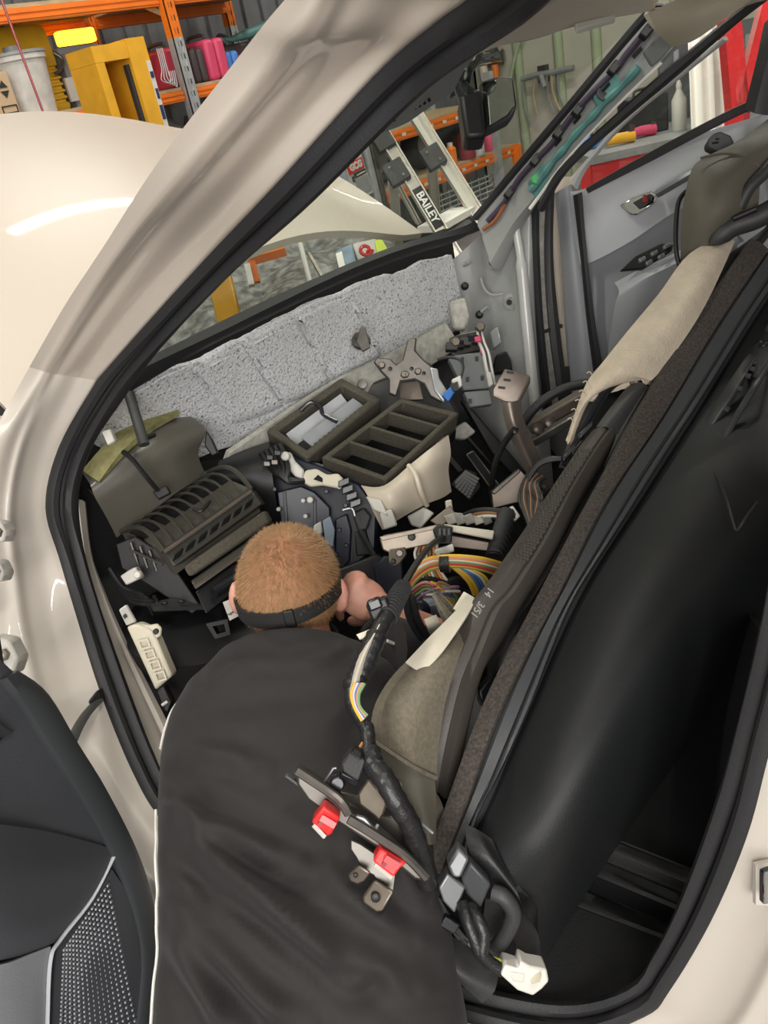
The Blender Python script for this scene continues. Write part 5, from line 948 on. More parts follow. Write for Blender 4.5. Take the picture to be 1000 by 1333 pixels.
for i in range(11): wire('wire', ('w_black', 'w_black', 'w_brown')[i % 3], wl, [(690+i*2, 612+i, 1.95), (680+i*2, 630, 1.9), (676+i*3, 650, 1.86), (684+i*1.5, 672, 1.8), (690+i, 690, 1.76)], .0035, 5)
for i in range(12): wire('wire', ('w_black', 'w_brown', 'w_white', 'w_black')[i % 4], wl, [(600+i*3, 672+(i % 4)*3, 1.86), (620+i*3, 664+(i % 3)*4, 1.82), (644+i, 664+(i % 4)*4, 1.8), (656, 672+(i % 3)*3, 1.79)], .0045, 5)
for i in range(5): plate('tape_tag', 'felt_pale', wl, [(578+i*12, 672-(i % 2)*5), (590+i*12, 668), (598+i*11, 680), (584+i*12, 684)], 1.82, .012, .002)
plate('metal_plate', 'zinc', wl, [(560, 678), (586, 658), (596, 672), (572, 686)], 1.85, .01, .002); plate('cream_clip', 'cream', wl, [(580, 652), (588, 650), (590, 664), (582, 668)], 1.86, .02, .003)
for i in range(3): wire('lead', 'w_black', wl, [(738, 598, 1.85), (716, 596+i*2, 1.86), (700, 604+i*2, 1.87), (688, 620+i*3, 1.88)], .004, 5)
pb_ = thing('seat_bracket', 'pale blue painted bracket under the wire bundle', 'bracket', V(580, 810, 1.7))
build(MB().sheet([[(548, 776, 1.66), (572, 774, 1.66), (598, 790, 1.68)], [(556, 790, 1.63), (576, 788, 1.63), (596, 798, 1.66)], [(558, 806, 1.67), (578, 808, 1.67), (600, 812, 1.69)]], 4, .02), 'plate', M['pale_blue'], pb_)
knob('hole', 'black', pb_, (576, 796, 1.62), .004, .003)
build(MB().ball(V(546, 796, 1.6), (RGT, UPV, FWD), (.022, .024, .02)), 'knob', M['hvac_blue'], pb_)
# ================================================================ removed dashboard standing across the cabin
da = thing('dashboard', 'black dashboard lifted out and stood across the cabin', 'dashboard', V(690, 1270, 1.25))
SK = [[(612, 1092, 1.17), (640, 1112, 1.125), (668, 1165, 1.12), (702, 1257, 1.19)],
      [(640, 1040, 1.175), (690, 1080, 1.10), (735, 1120, 1.12), (768, 1155, 1.25)],
      [(690, 920, 1.24), (748, 965, 1.12), (800, 1010, 1.14), (838, 1052, 1.32)],
      [(762, 765, 1.38), (825, 805, 1.22), (885, 860, 1.21), (925, 930, 1.40)],
      [(840, 642, 1.52), (905, 685, 1.34), (970, 740, 1.30), (1025, 810, 1.45)],
      [(912, 530, 1.66), (985, 575, 1.47), (1050, 620, 1.42), (1110, 680, 1.55)],
      [(985, 412, 1.78), (1060, 460, 1.60), (1130, 510, 1.54), (1190, 570, 1.64)],
      [(1045, 325, 1.86), (1120, 370, 1.70), (1180, 420, 1.63), (1240, 480, 1.72)]]
skin = build(MB().sheet(SK, 8, .03), 'skin', M['dash'], da, label='black moulded dashboard skin')
Sk0 = crv(VV([r[0] for r in SK]), 8)
# grey double strip and felt strip along the windscreen edge
g_l = cline([(575, 1140, 1.15), (602, 1070, 1.17), (657, 920, 1.225), (727, 780, 1.36), (790, 655, 1.48), (862, 545, 1.62), (935, 425, 1.74), (1000, 328, 1.84)], 60)
g_r = cline([(612, 1092, 1.168), (640, 1040, 1.173), (690, 920, 1.238), (762, 765, 1.378), (840, 642, 1.518), (912, 530, 1.658), (985, 412, 1.778), (1045, 325, 1.858)], 60)
build(MB().band(g_l, g_r, [(0, 0), (.04, .008), (.45, .012), (.5, .004), (.55, .004), (.6, .014), (.72, .016), (.76, .006), (.8, .006), (.84, .012), (.95, .006), (1, 0)], 60, thick=.03), 'edge_strip', M['dash_grey'], da, label='grey ribbed edge strip')
f_l = cline([(548, 1128, 1.16), (566, 1088, 1.175), (628, 920, 1.235), (700, 775, 1.37), (766, 650, 1.49), (838, 520, 1.63), (905, 412, 1.75), (975, 312, 1.85)], 60)
build(MB().band(f_l, [p+FWD*.002 for p in g_l], [(0, 0), (.06, .008), (.5, .012), (.94, .008), (1, 0)], 60, thick=.03), 'felt_strip', M['felt_brown'], da, label='brown felt strip')
# padded front roll
p_l = cline([(546, 1010, 1.25), (549, 950, 1.24), (569, 880, 1.26), (588, 838, 1.28), (610, 786, 1.33), (644, 749, 1.37), (710, 647, 1.52), (748, 590, 1.60), (770, 560, 1.63)], 60)
p_r = cline([(596, 1035, 1.26), (612, 960, 1.26), (632, 880, 1.28), (662, 825, 1.32), (694, 770, 1.38), (728, 716, 1.45), (762, 647, 1.54), (790, 600, 1.60), (804, 572, 1.63)], 60)
pad = build(MB().band(p_l, p_r, [(0, -.01), (.05, .006), (.2, .022), (.40, .026), (.45, .023), (.55, .034), (.75, .026), (.9, .004), (1, -.02)], 60, thick=.03), 'padded_roll', M['roll'], da, .0, label='charcoal padded roll along the dashboard top')
mb = MB()
for i in range(44):
    for j in range(5):
        f = (.50+i*.0095)*59; k = int(f); a_ = lerp(p_l[k], p_l[k+1], f-k); b_ = lerp(p_r[k], p_r[k+1], f-k); ac = b_-a_; nn = ac.cross(p_l[k+1]-p_l[k]).normalized()
        if nn.dot(CAM-a_) < 0: nn = -nn
        t_ = .10+.07*j+.03*(i % 2); h_ = .006+(.022-.006)*min(1, (t_-.05)/.15) if t_ < .2 else .022+.004*(t_-.2)/.2
        mb.lathe(a_+ac*t_+nn*(h_-.001), nn, [(.0042, 0), (.0038, .002), (.0015, .003)], 6)
build(mb, 'embossed_dots', M['roll'], pad)['kind'] = 'stuff'
pa, pb2 = V(638, 752, 1.30), V(598, 812, 1.25)
xd = (pb2-pa).normalized(); yd = (RGT*.8-UPV*.5).normalized(); mm('chalk', (.30, .29, .27), .9)
text('chalk_writing', '14   3/51', M['chalk'], V(628, 784, 1.262), xd, yd, .0165, pad, .0006)
# dark gap filler between the roll and the felt strip
build(MB().sheet([[(600, 1035, 1.30), (615, 960, 1.30), (665, 825, 1.37), (730, 716, 1.50), (804, 572, 1.68)], [(560, 1100, 1.24), (628, 925, 1.28), (700, 780, 1.41), (766, 655, 1.53), (836, 525, 1.67)]], 6, .02), 'inner_panel', M['black'], da)
build(MB().prism(VV([(624, 900, 1.27), (640, 880, 1.29), (648, 886, 1.30), (640, 905, 1.28), (628, 915, 1.27)]), FWD*.03), 'clip_tab', M['black'], da, .003)
# duct end, black tray and handle by the far side of the roll
build(MB().sheet([[(738, 610, 1.66), (760, 560, 1.68), (785, 512, 1.70), (812, 498, 1.72), (836, 500, 1.73)], [(760, 606, 1.70), (776, 565, 1.74), (796, 530, 1.76), (816, 515, 1.78), (842, 508, 1.72)]], 6, .02), 'tray', M['black_gloss'], da)
build(MB().tube(crv(VV([(736, 606, 1.64), (752, 575, 1.65), (772, 535, 1.66), (792, 506, 1.67), (815, 496, 1.68), (834, 502, 1.68)]), 6), .009, 8), 'tray_lip', M['black_gloss'], da)
build(MB().sheet([[(776, 556, 1.62), (795, 530, 1.64), (815, 506, 1.66), (830, 496, 1.68)], [(790, 556, 1.60), (812, 528, 1.62), (828, 508, 1.64), (840, 500, 1.66)], [(803, 566, 1.61), (822, 536, 1.63), (838, 512, 1.65), (846, 506, 1.67)]], 5, .02), 'duct_end', M['charcoal'], da)
for q in ((740, 590), (752, 582), (762, 560)): build(MB().box(V(q[0], q[1], 1.64), (RGT+UPV, UPV, FWD), (.018, .006, .01)), 'duct_clip', M['black_gloss'], da, .002)
build(MB().prism(VV([(792, 498, 1.66), (812, 496, 1.665), (810, 500, 1.665), (794, 502, 1.66)]), FWD*.004), 'duct_slot', M['steel_brown'], da)
# cream felt lining
cl = build(MB().sheet([[(950, 304, 1.86), (953, 309, 1.85), (957, 314, 1.85)], [(898, 330, 1.80), (925, 340, 1.77), (942, 348, 1.79)], [(858, 382, 1.76), (890, 392, 1.71), (918, 398, 1.74)], [(818, 430, 1.72), (852, 440, 1.68), (888, 446, 1.70)], [(786, 470, 1.69), (815, 476, 1.65), (852, 492, 1.67)], [(764, 498, 1.68), (788, 496, 1.65), (838, 494, 1.67)], [(748, 540, 1.67), (757, 532, 1.66), (776, 512, 1.67)], [(738, 578, 1.67), (741, 576, 1.665), (748, 566, 1.67)]], 6, .012), 'felt_lining', M['cloth'], da, label='cream felt lining hanging over the dashboard edge')
for k in range(6): wire('frayed_thread', 'cloth', cl, [(772-k*5, 490+k*12, 1.66), (768-k*5, 484+k*12, 1.655), (764-k*5, 486+k*12, 1.655)], .0012, 4, 5)
# instrument hood at the far end
build(MB().sheet([[(886, 340, 1.86), (900, 335, 1.84), (930, 320, 1.82), (960, 300, 1.84)], [(888, 280, 1.83), (910, 280, 1.78), (945, 278, 1.76), (985, 275, 1.80)], [(900, 222, 1.83), (925, 228, 1.77), (955, 232, 1.75), (990, 240, 1.78)], [(920, 204, 1.86), (945, 202, 1.79), (975, 206, 1.76), (1000, 222, 1.78)], [(960, 184, 1.87), (985, 178, 1.80), (1010, 185, 1.77), (1030, 205, 1.79)], [(1000, 155, 1.88), (1020, 150, 1.82), (1040, 160, 1.79), (1060, 185, 1.80)]], 6, .05), 'instrument_hood', M['vinyl_olive'], da, label='olive vinyl instrument hood')
build(MB().tube(crv(VV([(912, 206, 1.80), (940, 200, 1.785), (970, 204, 1.765), (992, 220, 1.77)]), 5), .003, 6), 'hood_seam', M['vinyl_olive'], da)
build(MB().tube(crv(VV([(925, 318, 1.80), (952, 296, 1.79), (985, 284, 1.77), (1025, 262, 1.74)]), 6), [.004, .010, .016, .02]+[.023]*15, 14), 'column_shroud', M['charcoal'], da)
build(MB().tube(crv(VV([(962, 270, 1.78), (975, 245, 1.765), (995, 225, 1.76), (1020, 200, 1.75)]), 6), .014, 12), 'column_shroud', M['charcoal'], da)
build(MB().tube(VV([(955, 285, 1.765), (985, 272, 1.745)]), .006, 8), 'shroud_band', M['black'], da)
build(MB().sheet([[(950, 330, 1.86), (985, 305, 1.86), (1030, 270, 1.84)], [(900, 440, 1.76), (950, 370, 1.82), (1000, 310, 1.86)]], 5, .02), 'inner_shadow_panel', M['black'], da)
wire('loop_cable', 'black', da, [(898, 245, 1.9), (884, 262, 1.9), (880, 300, 1.88), (881, 330, 1.86), (885, 346, 1.85)], .0055, 6, 8)
sp_ = plate('sensor', 'charcoal', da, [(921, 186), (928, 174), (938, 170), (952, 176), (957, 186), (944, 198), (934, 198), (922, 192)], 1.90, .025, .004)
for q in ((936, 177), (936, 181), (932, 186)): plate('sensor_mark', 'black', sp_, [(q[0]-4, q[1]-1), (q[0]+4, q[1]-2), (q[0]+4, q[1]), (q[0]-4, q[1]+1)], 1.898, .003, 0)
# vent slot and glovebox lines on the skin
def sk(px, py):
    """point on the skin sheet under a pixel (nearest of the finely sampled skin)"""
    best = None
    for p in SKP:
        q = p-CAM; z = q.dot(FWD); x = 500+FPX*q.dot(RGT)/z; y = 666.5-FPX*q.dot(UPV)/z; e = (x-px)**2+(y-py)**2
        if best is None or e < best[0]: best = (e, z)
    return V(px, py, best[1]-.009)
R_ = [crv(VV(r), 24) for r in SK]; SKP = [p for col in zip(*[[c[j] for c in R_] for j in range(len(R_[0]))]) for p in crv(list(col), 12)]
s0 = [sk(*q) for q in ((914, 556), (935, 520), (958, 484), (980, 452), (1000, 420), (1030, 378))]; s1 = [sk(*q) for q in ((922, 562), (944, 528), (967, 492), (989, 458), (1010, 426), (1040, 386))]
vs_ = build(MB().band(crv(s0, 5), crv(s1, 5), [(0, 0), (.2, .002), (.8, .002), (1, 0)], 30, thick=.01), 'vent_slot', M['ink_black'], da)
for k in range(9):
    u = .05+k*.1; p = lerp(resample(crv(s0, 5), 40)[int(u*39)], resample(crv(s1, 5), 40)[int(u*39)], .9); build(MB().prism([p-FWD*.004, p+RGT*.012-UPV*.002-FWD*.004, p+RGT*.008-UPV*.012-FWD*.004, p-RGT*.003-UPV*.006-FWD*.004], FWD*.004), 'vent_tooth', M['dash_grey'], vs_)
build(MB().tube(crv(s1, 5), .0025, 6), 'vent_lip', M['dash_grey'], da)
gt = [sk(*q) for q in ((922, 596), (936, 586), (960, 540), (985, 500), (1010, 462), (1040, 420))]
build(MB().tube(crv(gt, 6), .006, 8), 'trim_bead', M['dash_grey'], da)
build(MB().tube(crv([sk(*q) for q in ((914, 562), (918, 580), (924, 596))], 5), .004, 8), 'trim_bead', M['dash_grey'], da)
kq = sk(990, 456); kn = build(MB().lathe(kq+FWD*.006, (RGT*.6-FWD+UPV*.2), [(.020, 0), (.020, .012), (.016, .016), (.014, .028), (.006, .034)], 16), 'control_knob', M['black_gloss'], da)
build(MB().box(sk(976, 462)-FWD*.004, (RGT+UPV*1.2, RGT-UPV, FWD), (.022, .010, .008)), 'knob_bezel', M['charcoal'], da, .003)
gl_ = [sk(*q) for q in ((925, 600), (945, 640), (956, 676), (962, 690), (975, 672), (1000, 636), (1030, 590))]
build(MB().tube(crv([p+FWD*.007 for p in gl_], 6), .0022, 6), 'glovebox_gap', M['rubber_soft'], da)
# near end: cheek panel, opening and silver bracket
build(MB().sheet([[(604, 1072, 1.135), (622, 1080, 1.125), (640, 1092, 1.12)], [(612, 1110, 1.11), (640, 1120, 1.10), (668, 1150, 1.10)], [(640, 1160, 1.115), (665, 1170, 1.105), (686, 1190, 1.10)], [(670, 1225, 1.13), (690, 1222, 1.12), (702, 1220, 1.12)], [(680, 1262, 1.17), (694, 1260, 1.16), (703, 1254, 1.16)]], 5, .02), 'end_cheek', M['black'], da)
fr_ = build(MB().tube(crv(VV([(642, 1162, 1.09), (656, 1168, 1.085), (668, 1186, 1.09), (664, 1206, 1.10), (648, 1232, 1.115), (636, 1240, 1.12)]), 5), .011, 10), 'end_opening_rim', M['charcoal'], da)
build(MB().sheet([[(632, 1170, 1.13), (650, 1172, 1.13), (664, 1186, 1.13)], [(628, 1210, 1.15), (645, 1212, 1.15), (660, 1206, 1.15)], [(630, 1240, 1.16), (640, 1240, 1.16), (648, 1232, 1.16)]], 3, .02), 'end_opening', M['ink_black'], da)
sv = plate('end_bracket', 'silver', da, [(571, 1156), (583, 1137), (607, 1155), (600, 1172), (592, 1190), (577, 1174)], 1.085, .03, .003, label='silver bracket at the dashboard end')
plate('bracket_head', 'silver', sv, [(582, 1127), (597, 1104), (612, 1118), (600, 1144), (590, 1143)], 1.075, .03, .004)
plate('bracket_arm', 'dash_grey', sv, [(600, 1144), (612, 1122), (640, 1152), (626, 1184), (608, 1165)], 1.085, .03, .004)
# ---------------------------------------------------------------- brown cushion and paper below the roll
cu = thing('side_cushion', 'brown fabric covered cushion below the padded dashboard roll', 'cushion', V(540, 1090, 1.210))
build(MB().sheet([[(600, 806, 1.370), (606, 800, 1.370), (614, 800, 1.370), (620, 805, 1.380)], [(528, 862, 1.250), (552, 856, 1.220), (580, 850, 1.220), (600, 850, 1.240)], [(494, 905, 1.200), (524, 900, 1.165), (555, 905, 1.170), (580, 915, 1.200)], [(483, 942, 1.190), (508, 950, 1.150), (536, 965, 1.145), (570, 985, 1.180)], [(490, 966, 1.195), (512, 980, 1.160), (540, 998, 1.150), (570, 1012, 1.180)]], 6, .06), 'fabric', M['fabric_brown'], cu)
build(MB().sheet([[(491, 966, 1.200), (515, 983, 1.165), (540, 1000, 1.155), (566, 1012, 1.170)], [(505, 1010, 1.190), (525, 1020, 1.160), (548, 1030, 1.155), (568, 1040, 1.170)], [(530, 1060, 1.170), (542, 1066, 1.150), (556, 1072, 1.145), (568, 1074, 1.160)], [(545, 1095, 1.170), (552, 1098, 1.160), (560, 1100, 1.150), (568, 1098, 1.160)]], 5, .05), 'side_skirt', M['vinyl_olive'], cu)
build(MB().tube(crv(VV([(490, 966, 1.190), (512, 981, 1.155), (540, 999, 1.145), (568, 1013, 1.170)]), 6), .003, 6), 'seam', M['fabric_brown'], cu)
pa_ = thing('paper_strip', 'cream paper strip lying between the cushion and padded roll', 'paper', V(560, 870, 1.3))
build(MB().sheet([[(528, 862, 1.210), (538, 869, 1.195), (549, 877, 1.185)], [(560, 828, 1.24), (568, 836, 1.225), (578, 846, 1.215)], [(592, 796, 1.30), (600, 800, 1.29), (606, 804, 1.28)], [(608, 774, 1.355), (613, 776, 1.35), (620, 780, 1.34)]], 5, .003), 'sheet', M['paper'], pa_)
build(MB().sheet([[(590, 792, 1.345), (604, 800, 1.33)], [(604, 770, 1.36), (618, 778, 1.35)]], 4, .003), 'folded_end', M['cream'], pa_)
tg = thing('paper_tag', 'small cream paper tag wrapped round the cables by the forearm', 'tag', V(562, 825, 1.45))
build(MB().sheet([[(552, 806, 1.42), (568, 800, 1.42)], [(556, 816, 1.41), (572, 810, 1.41)], [(560, 826, 1.42), (576, 818, 1.42)]], 4, .004), 'sheet', M['paper'], tg)
# ---------------------------------------------------------------- steel bracket with red plugs
br = thing('beam_bracket', 'steel beam end bracket carrying two red plugs', 'bracket', V(510, 1190, 1.05))
plate('channel', 'steel', br, [(384, 1001), (392, 1004), (440, 1036), (448, 1048), (455, 1058), (470, 1064), (500, 1090), (556, 1138), (552, 1148), (540, 1146), (490, 1104), (440, 1072), (400, 1042), (386, 1022)], 1.04, .03, .004)
build(MB().tube(crv(VV([(386, 1003, 1.03), (430, 1032, 1.03), (446, 1046, 1.025), (454, 1060, 1.025)]), 5), .006, 8), 'rolled_edge', M['steel'], br)
build(MB().tube(crv(VV([(454, 1066, 1.025), (490, 1088, 1.025), (530, 1116, 1.025), (555, 1142, 1.03)]), 5), .006, 8), 'rolled_edge', M['steel'], br)
plate('edge_blade', 'silver', br, [(371, 1011), (374, 1010), (394, 1024), (392, 1026)], 1.045, .01, 0)
plate('lower_plate', 'steel', br, [(456, 1092), (470, 1098), (506, 1122), (516, 1140), (513, 1162), (492, 1150), (486, 1140), (470, 1132), (464, 1118), (456, 1106)], 1.06, .006, .002)
e1 = plate('ear', 'zinc', br, [(467, 1127), (483, 1136), (474, 1148), (466, 1152), (456, 1148), (453, 1140)], 1.05, .006, .003); knob('ear_hole', 'black', e1, (463, 1139, 1.049), .003, .002)
e2 = plate('ear', 'zinc', br, [(488, 1145), (513, 1161), (498, 1187), (490, 1188), (473, 1176), (472, 1168)], 1.045, .006, .003); knob('ear_hole', 'black', e2, (489, 1168, 1.043), .006, .003)
for q in (((405, 1071), (421, 1050), (443, 1065), (432, 1086), (426, 1090)), ((485, 1122), (495, 1105), (530, 1124), (520, 1132), (513, 1143))):
    rp_ = plate('red_plug', 'red_plastic', br, q, 1.015, .03, .003, label='red plastic plug')
    a, b_ = q[0], q[-1]; build(MB().bar(V(a[0]+3, a[1]+3, 1.016), V(b_[0]-3, b_[1], 1.016), .004, .004), 'plug_edge', M['white'], rp_)
    c_ = (sum(z[0] for z in q)/5, sum(z[1] for z in q)/5); build(MB().box(V(c_[0]+2, c_[1]-4, 1.012), (RGT-UPV*.6, UPV+RGT*.6, FWD), (.010, .004, .004)), 'plug_latch', M['red_paint'], rp_); build(MB().box(V(c_[0]-7, c_[1]-3, 1.013), (RGT-UPV*.6, UPV+RGT*.6, FWD), (.0025, .005, .003)), 'plug_slot', M['dark_red'], rp_)
plate('cream_tab', 'zinc', br, [(466, 1034), (480, 1012), (488, 1022), (506, 1040), (500, 1060), (494, 1070), (486, 1062), (468, 1048)], 1.06, .012, .003)
plate('rear_wall', 'steel', br, [(440, 1030), (470, 1036), (500, 1064), (530, 1060), (560, 1110), (556, 1136), (500, 1092), (460, 1062)], 1.085, .012, .002)
build(MB().tube(crv(VV([(464, 1063, 1.03), (474, 1066, 1.03), (481, 1074, 1.03), (488, 1080, 1.03), (492, 1074, 1.035)]), 5), .003, 6), 'cut_edge', M['silver'], br)
build(MB().tube(crv(VV([(538, 1064, 1.1), (550, 1072, 1.1), (564, 1084, 1.1)]), 3), .003, 6), 'cut_edge', M['silver'], br)
plate('mount_tab', 'zinc', br, [(510, 1012), (526, 1020), (522, 1032), (508, 1024)], 1.1, .01, .002)
se = thing('sensor_plug', 'black sensor and plug on the steel beam bracket', 'sensor', V(460, 1035, 1.07))
plate('body', 'charcoal', se, [(444, 994), (456, 980), (476, 990), (470, 1008), (466, 1018), (446, 1006)], 1.045, .035, .003)
plate('latch', 'black', se, [(456, 982), (462, 975), (472, 980), (470, 990)], 1.04, .02, .002); plate('base', 'black_gloss', se, [(444, 1006), (468, 1018), (464, 1026), (444, 1016)], 1.045, .03, .002)
knob('grommet', 'black_gloss', se, (440, 1016, 1.055), .010, .015, 14); build(MB().tube(VV([(420, 1022, 1.06), (434, 1000, 1.06), (438, 1000, 1.06)]), .0015, 6), 'spring_wire', M['silver'], se)
for k in range(3): wire('wire', ('w_orange', 'w_brown', 'w_black')[k], se, [(466+k*2, 978, 1.06), (470+k*2, 970, 1.07), (476+k, 962, 1.08)], .002, 4)
# ---------------------------------------------------------------- main taped harness
ha = thing('wiring_harness', 'thick black taped wiring harness running up past the shoulder', 'wiring harness', V(540, 1130, 1.1))
hp_ = [(556, 1150, 1.08), (548, 1120, 1.06), (536, 1078, 1.04), (518, 1046, 1.03), (500, 1014, 1.035), (486, 996, 1.05), (480, 972, 1.075), (478, 950, 1.09), (470, 936, 1.10), (460, 918, 1.11), (458, 902, 1.12), (464, 886, 1.13), (474, 866, 1.14), (484, 842, 1.15), (496, 818, 1.17), (508, 796, 1.20), (518, 776, 1.26), (524, 766, 1.34)]
P_ = crv(VV(hp_), 6); n = len(P_); rr = []
for i in range(n):
    u = i/(n-1); r = lerp(.013, .015, min(1, u*3)) if u < .34 else (.010 if u < .6 else .0155 if u < .8 else .013); rr.append(r*(1+.06*math.sin(i*2.1)))
build(MB().tube(P_, rr, 14), 'sleeve', M['tape'], ha)
for i in range(int(n*.86), n-1): build(MB().tube([P_[i], lerp(P_[i], P_[i+1], .5)], .0155, 12), 'tape_ridge', M['rubber_soft'], ha)
for k in range(7): wire('wire', ks[(k*2) % 9], ha, [(472+k, 938-k, 1.08), (462+k, 920, 1.085), (458+k*1.5, 904, 1.095), (462+k*2, 890, 1.105)], .0028, 5)
build(MB().sheet([[(486, 822, 1.16), (494, 812, 1.16), (500, 806, 1.17)], [(468, 850, 1.14), (474, 850, 1.12), (480, 846, 1.13)], [(456, 885, 1.125), (462, 884, 1.105), (470, 880, 1.12)], [(452, 906, 1.115), (460, 906, 1.10), (468, 902, 1.11)]], 4, .003), 'paper_wrap', M['paper'], ha)
build(MB().sheet([[(464, 826, 1.17), (484, 818, 1.17)], [(468, 832, 1.165), (484, 828, 1.165)]], 4, .003), 'paper_wrap', M['cream'], ha)
build(MB().box(V(494, 792, 1.2), (RGT+UPV*.4, UPV-RGT*.4, FWD), (.016, .014, .014)), 'harness_clip', M['black'], ha, .004)
build(MB().box(V(488, 786, 1.19), (RGT+UPV*.4, UPV-RGT*.4, FWD), (.010, .008, .01)), 'harness_clip', M['black_gloss'], ha, .003)
for k in range(2): wire('branch_lead', 'tape', ha, [(528+k*8, 776, 1.33), (532+k*10, 800, 1.36), (540+k*10, 818, 1.38), (550+k*9, 832, 1.39)], .006, 6, 8)
wire('branch_lead', 'tape', ha, [(504, 800, 1.2), (492, 806, 1.22), (480, 816, 1.24), (476, 822, 1.25)], .007, 6, 8)
wire('branch_lead', 'tape', ha, [(522, 770, 1.33), (536, 744, 1.42), (552, 720, 1.52), (566, 706, 1.6), (578, 700, 1.65)], .006, 6, 8)
# ---------------------------------------------------------------- loose plug at the sill
wp = thing('wiring_plug', 'large white wiring plug on taped leads at the sill', 'plug', V(680, 1295, 1.1))
pl_ = plate('body', 'white', wp, [(652, 1270), (658, 1256), (676, 1262), (678, 1251), (690, 1258), (712, 1262), (715, 1278), (706, 1288), (694, 1297), (674, 1290)], 1.07, .035, .003)
plate('key', 'white', pl_, [(664, 1266), (684, 1268), (682, 1280), (668, 1278)], 1.065, .01, .002); plate('key', 'cream', pl_, [(690, 1268), (706, 1270), (704, 1280), (692, 1282)], 1.065, .01, .002)
for q in ([(602, 1176, 1.09), (608, 1196, 1.075), (618, 1222, 1.07), (628, 1244, 1.07), (654, 1264, 1.075)], [(612, 1180, 1.09), (622, 1196, 1.075), (630, 1216, 1.07), (628, 1240, 1.068), (636, 1250, 1.07)]): wire('taped_lead', 'tape', wp, q, .0085, 6, 10)
for k, c in enumerate(('lime', 'w_green', 'lime', 'w_black')): wire('wire', c, wp, [(640+k, 1248+k*4, 1.08), (650+k, 1252+k*4, 1.08), (660, 1258+k*4, 1.085)], .004, 4)
# ---------------------------------------------------------------- scuff plate
sc = thing('scuff_plate', 'loose black plastic sill trim below the steel bracket', 'sill trim', V(580, 1290, 1.16))
build(MB().sheet([[(512, 1172, 1.14), (560, 1200, 1.14), (612, 1234, 1.14), (650, 1262, 1.14)], [(506, 1186, 1.11), (550, 1224, 1.11), (600, 1266, 1.11), (644, 1290, 1.12)], [(505, 1194, 1.12), (545, 1232, 1.12), (590, 1272, 1.12), (628, 1306, 1.13)]], 5, .012), 'trim', M['charcoal'], sc)
plate('inner_rib', 'black', sc, [(512, 1172), (530, 1168), (620, 1230), (612, 1238)], 1.15, .03, .003); plate('rib_window', 'silver', sc, [(564, 1192), (572, 1188), (572, 1198)], 1.135, .003, 0)
plate('lug', 'dash_grey', sc, [(518, 1186), (530, 1190), (532, 1200), (522, 1198)], 1.112, .01, .002)
for k in range(4): wire('lead', 'black', sc, [(545+k*8, 1150+k*6, 1.12), (560+k*8, 1170+k*8, 1.125), (580+k*8, 1196+k*8, 1.13), (600+k*8, 1220+k*6, 1.13)], .006, 5)
build(MB().box(V(585, 1200, 1.12), (RGT-UPV*.6, UPV+RGT*.6, FWD), (.012, .008, .01)), 'plug', M['black_gloss'], sc, .002)
# ================================================================ the mechanic
man = thing('person', 'man in a dark shirt and black head strap leaning into the stripped cabin', 'person', V(400, 1420, 1.25))
RG = [(389, 812, 40, 1.415, .10), (389, 828, 50, 1.40, .12), (388, 844, 60, 1.37, .145), (386, 862, 84, 1.335, .18), (385, 886, 118, 1.295, .20), (384, 916, 142, 1.255, .21), (382, 958, 160, 1.215, .21), (383, 1015, 168, 1.165, .21), (388, 1085, 173, 1.11, .205), (394, 1170, 178, 1.06, .20), (400, 1260, 188, 1.035, .20), (405, 1340, 198, 1.02, .21), (408, 1420, 205, 1.03, .22), (405, 1490, 190, 1.07, .22)]
def torso(scale, nring, nseg, grow=0.0, wr=False):
    C = [V(q[0], q[1], q[3]+q[4]/2) for q in RG]; cc = crv(C, 12); hw = crv([Vector((q[2]*(q[3]+q[4]/2)/FPX, q[4]/2, 0)) for q in RG], 12)
    n0 = len(cc); rows = []
    for i in range(nring):
        f = i/(nring-1)*(n0-1); k = min(int(f), n0-2); t = f-k; c = lerp(cc[k], cc[k+1], t); h = lerp(hw[k], hw[k+1], t); tan = (cc[min(k+2, n0-1)]-cc[max(k-1, 0)]).normalized()
        x = (RGT-tan*RGT.dot(tan)).normalized(); y = x.cross(tan).normalized()
        if y.dot(FWD) > 0: y = -y
        r = []
        for j in range(nseg):
            a = 2*PI*j/nseg; ca, sa = math.cos(a), math.sin(a); e = .82
            p = c+x*((h.x*scale+grow)*math.copysign(abs(ca)**e, ca))+y*((h.y*scale+grow)*math.copysign(abs(sa)**e, sa))
            if wr and sa > -.3:
                q = p-CAM; z = q.dot(FWD); px, py = 500+FPX*q.dot(RGT)/z, 666.5-FPX*q.dot(UPV)/z; g = 0
                for ln, w_, am in FOLDS:
                    dm, s = 1e9, 0
                    for a_, b_ in zip(ln, ln[1:]):
                        ab = (b_[0]-a_[0], b_[1]-a_[1]); L = ab[0]**2+ab[1]**2; u = max(0, min(1, ((px-a_[0])*ab[0]+(py-a_[1])*ab[1])/L)); dx, dy = px-a_[0]-ab[0]*u, py-a_[1]-ab[1]*u; d_ = math.hypot(dx, dy)
                        dm = min(dm, d_)
                    en = min(1, math.hypot(px-ln[0][0], py-ln[0][1])/(w_*3), math.hypot(px-ln[-1][0], py-ln[-1][1])/(w_*3)); g += am*en*(math.exp(-(dm/w_)**2)-.45*math.exp(-((dm-w_*2)/w_)**2))
                g += .0035*mnoise.noise(Vector((px*.012+py*.004, py*.018, 3)))+.0016*mnoise.noise(Vector((px*.03, py*.06, 8)))
                p = p+y*g*max(0, min(1, (sa+.3)*2))
            r.append(p)
        rows.append(r)
    return rows
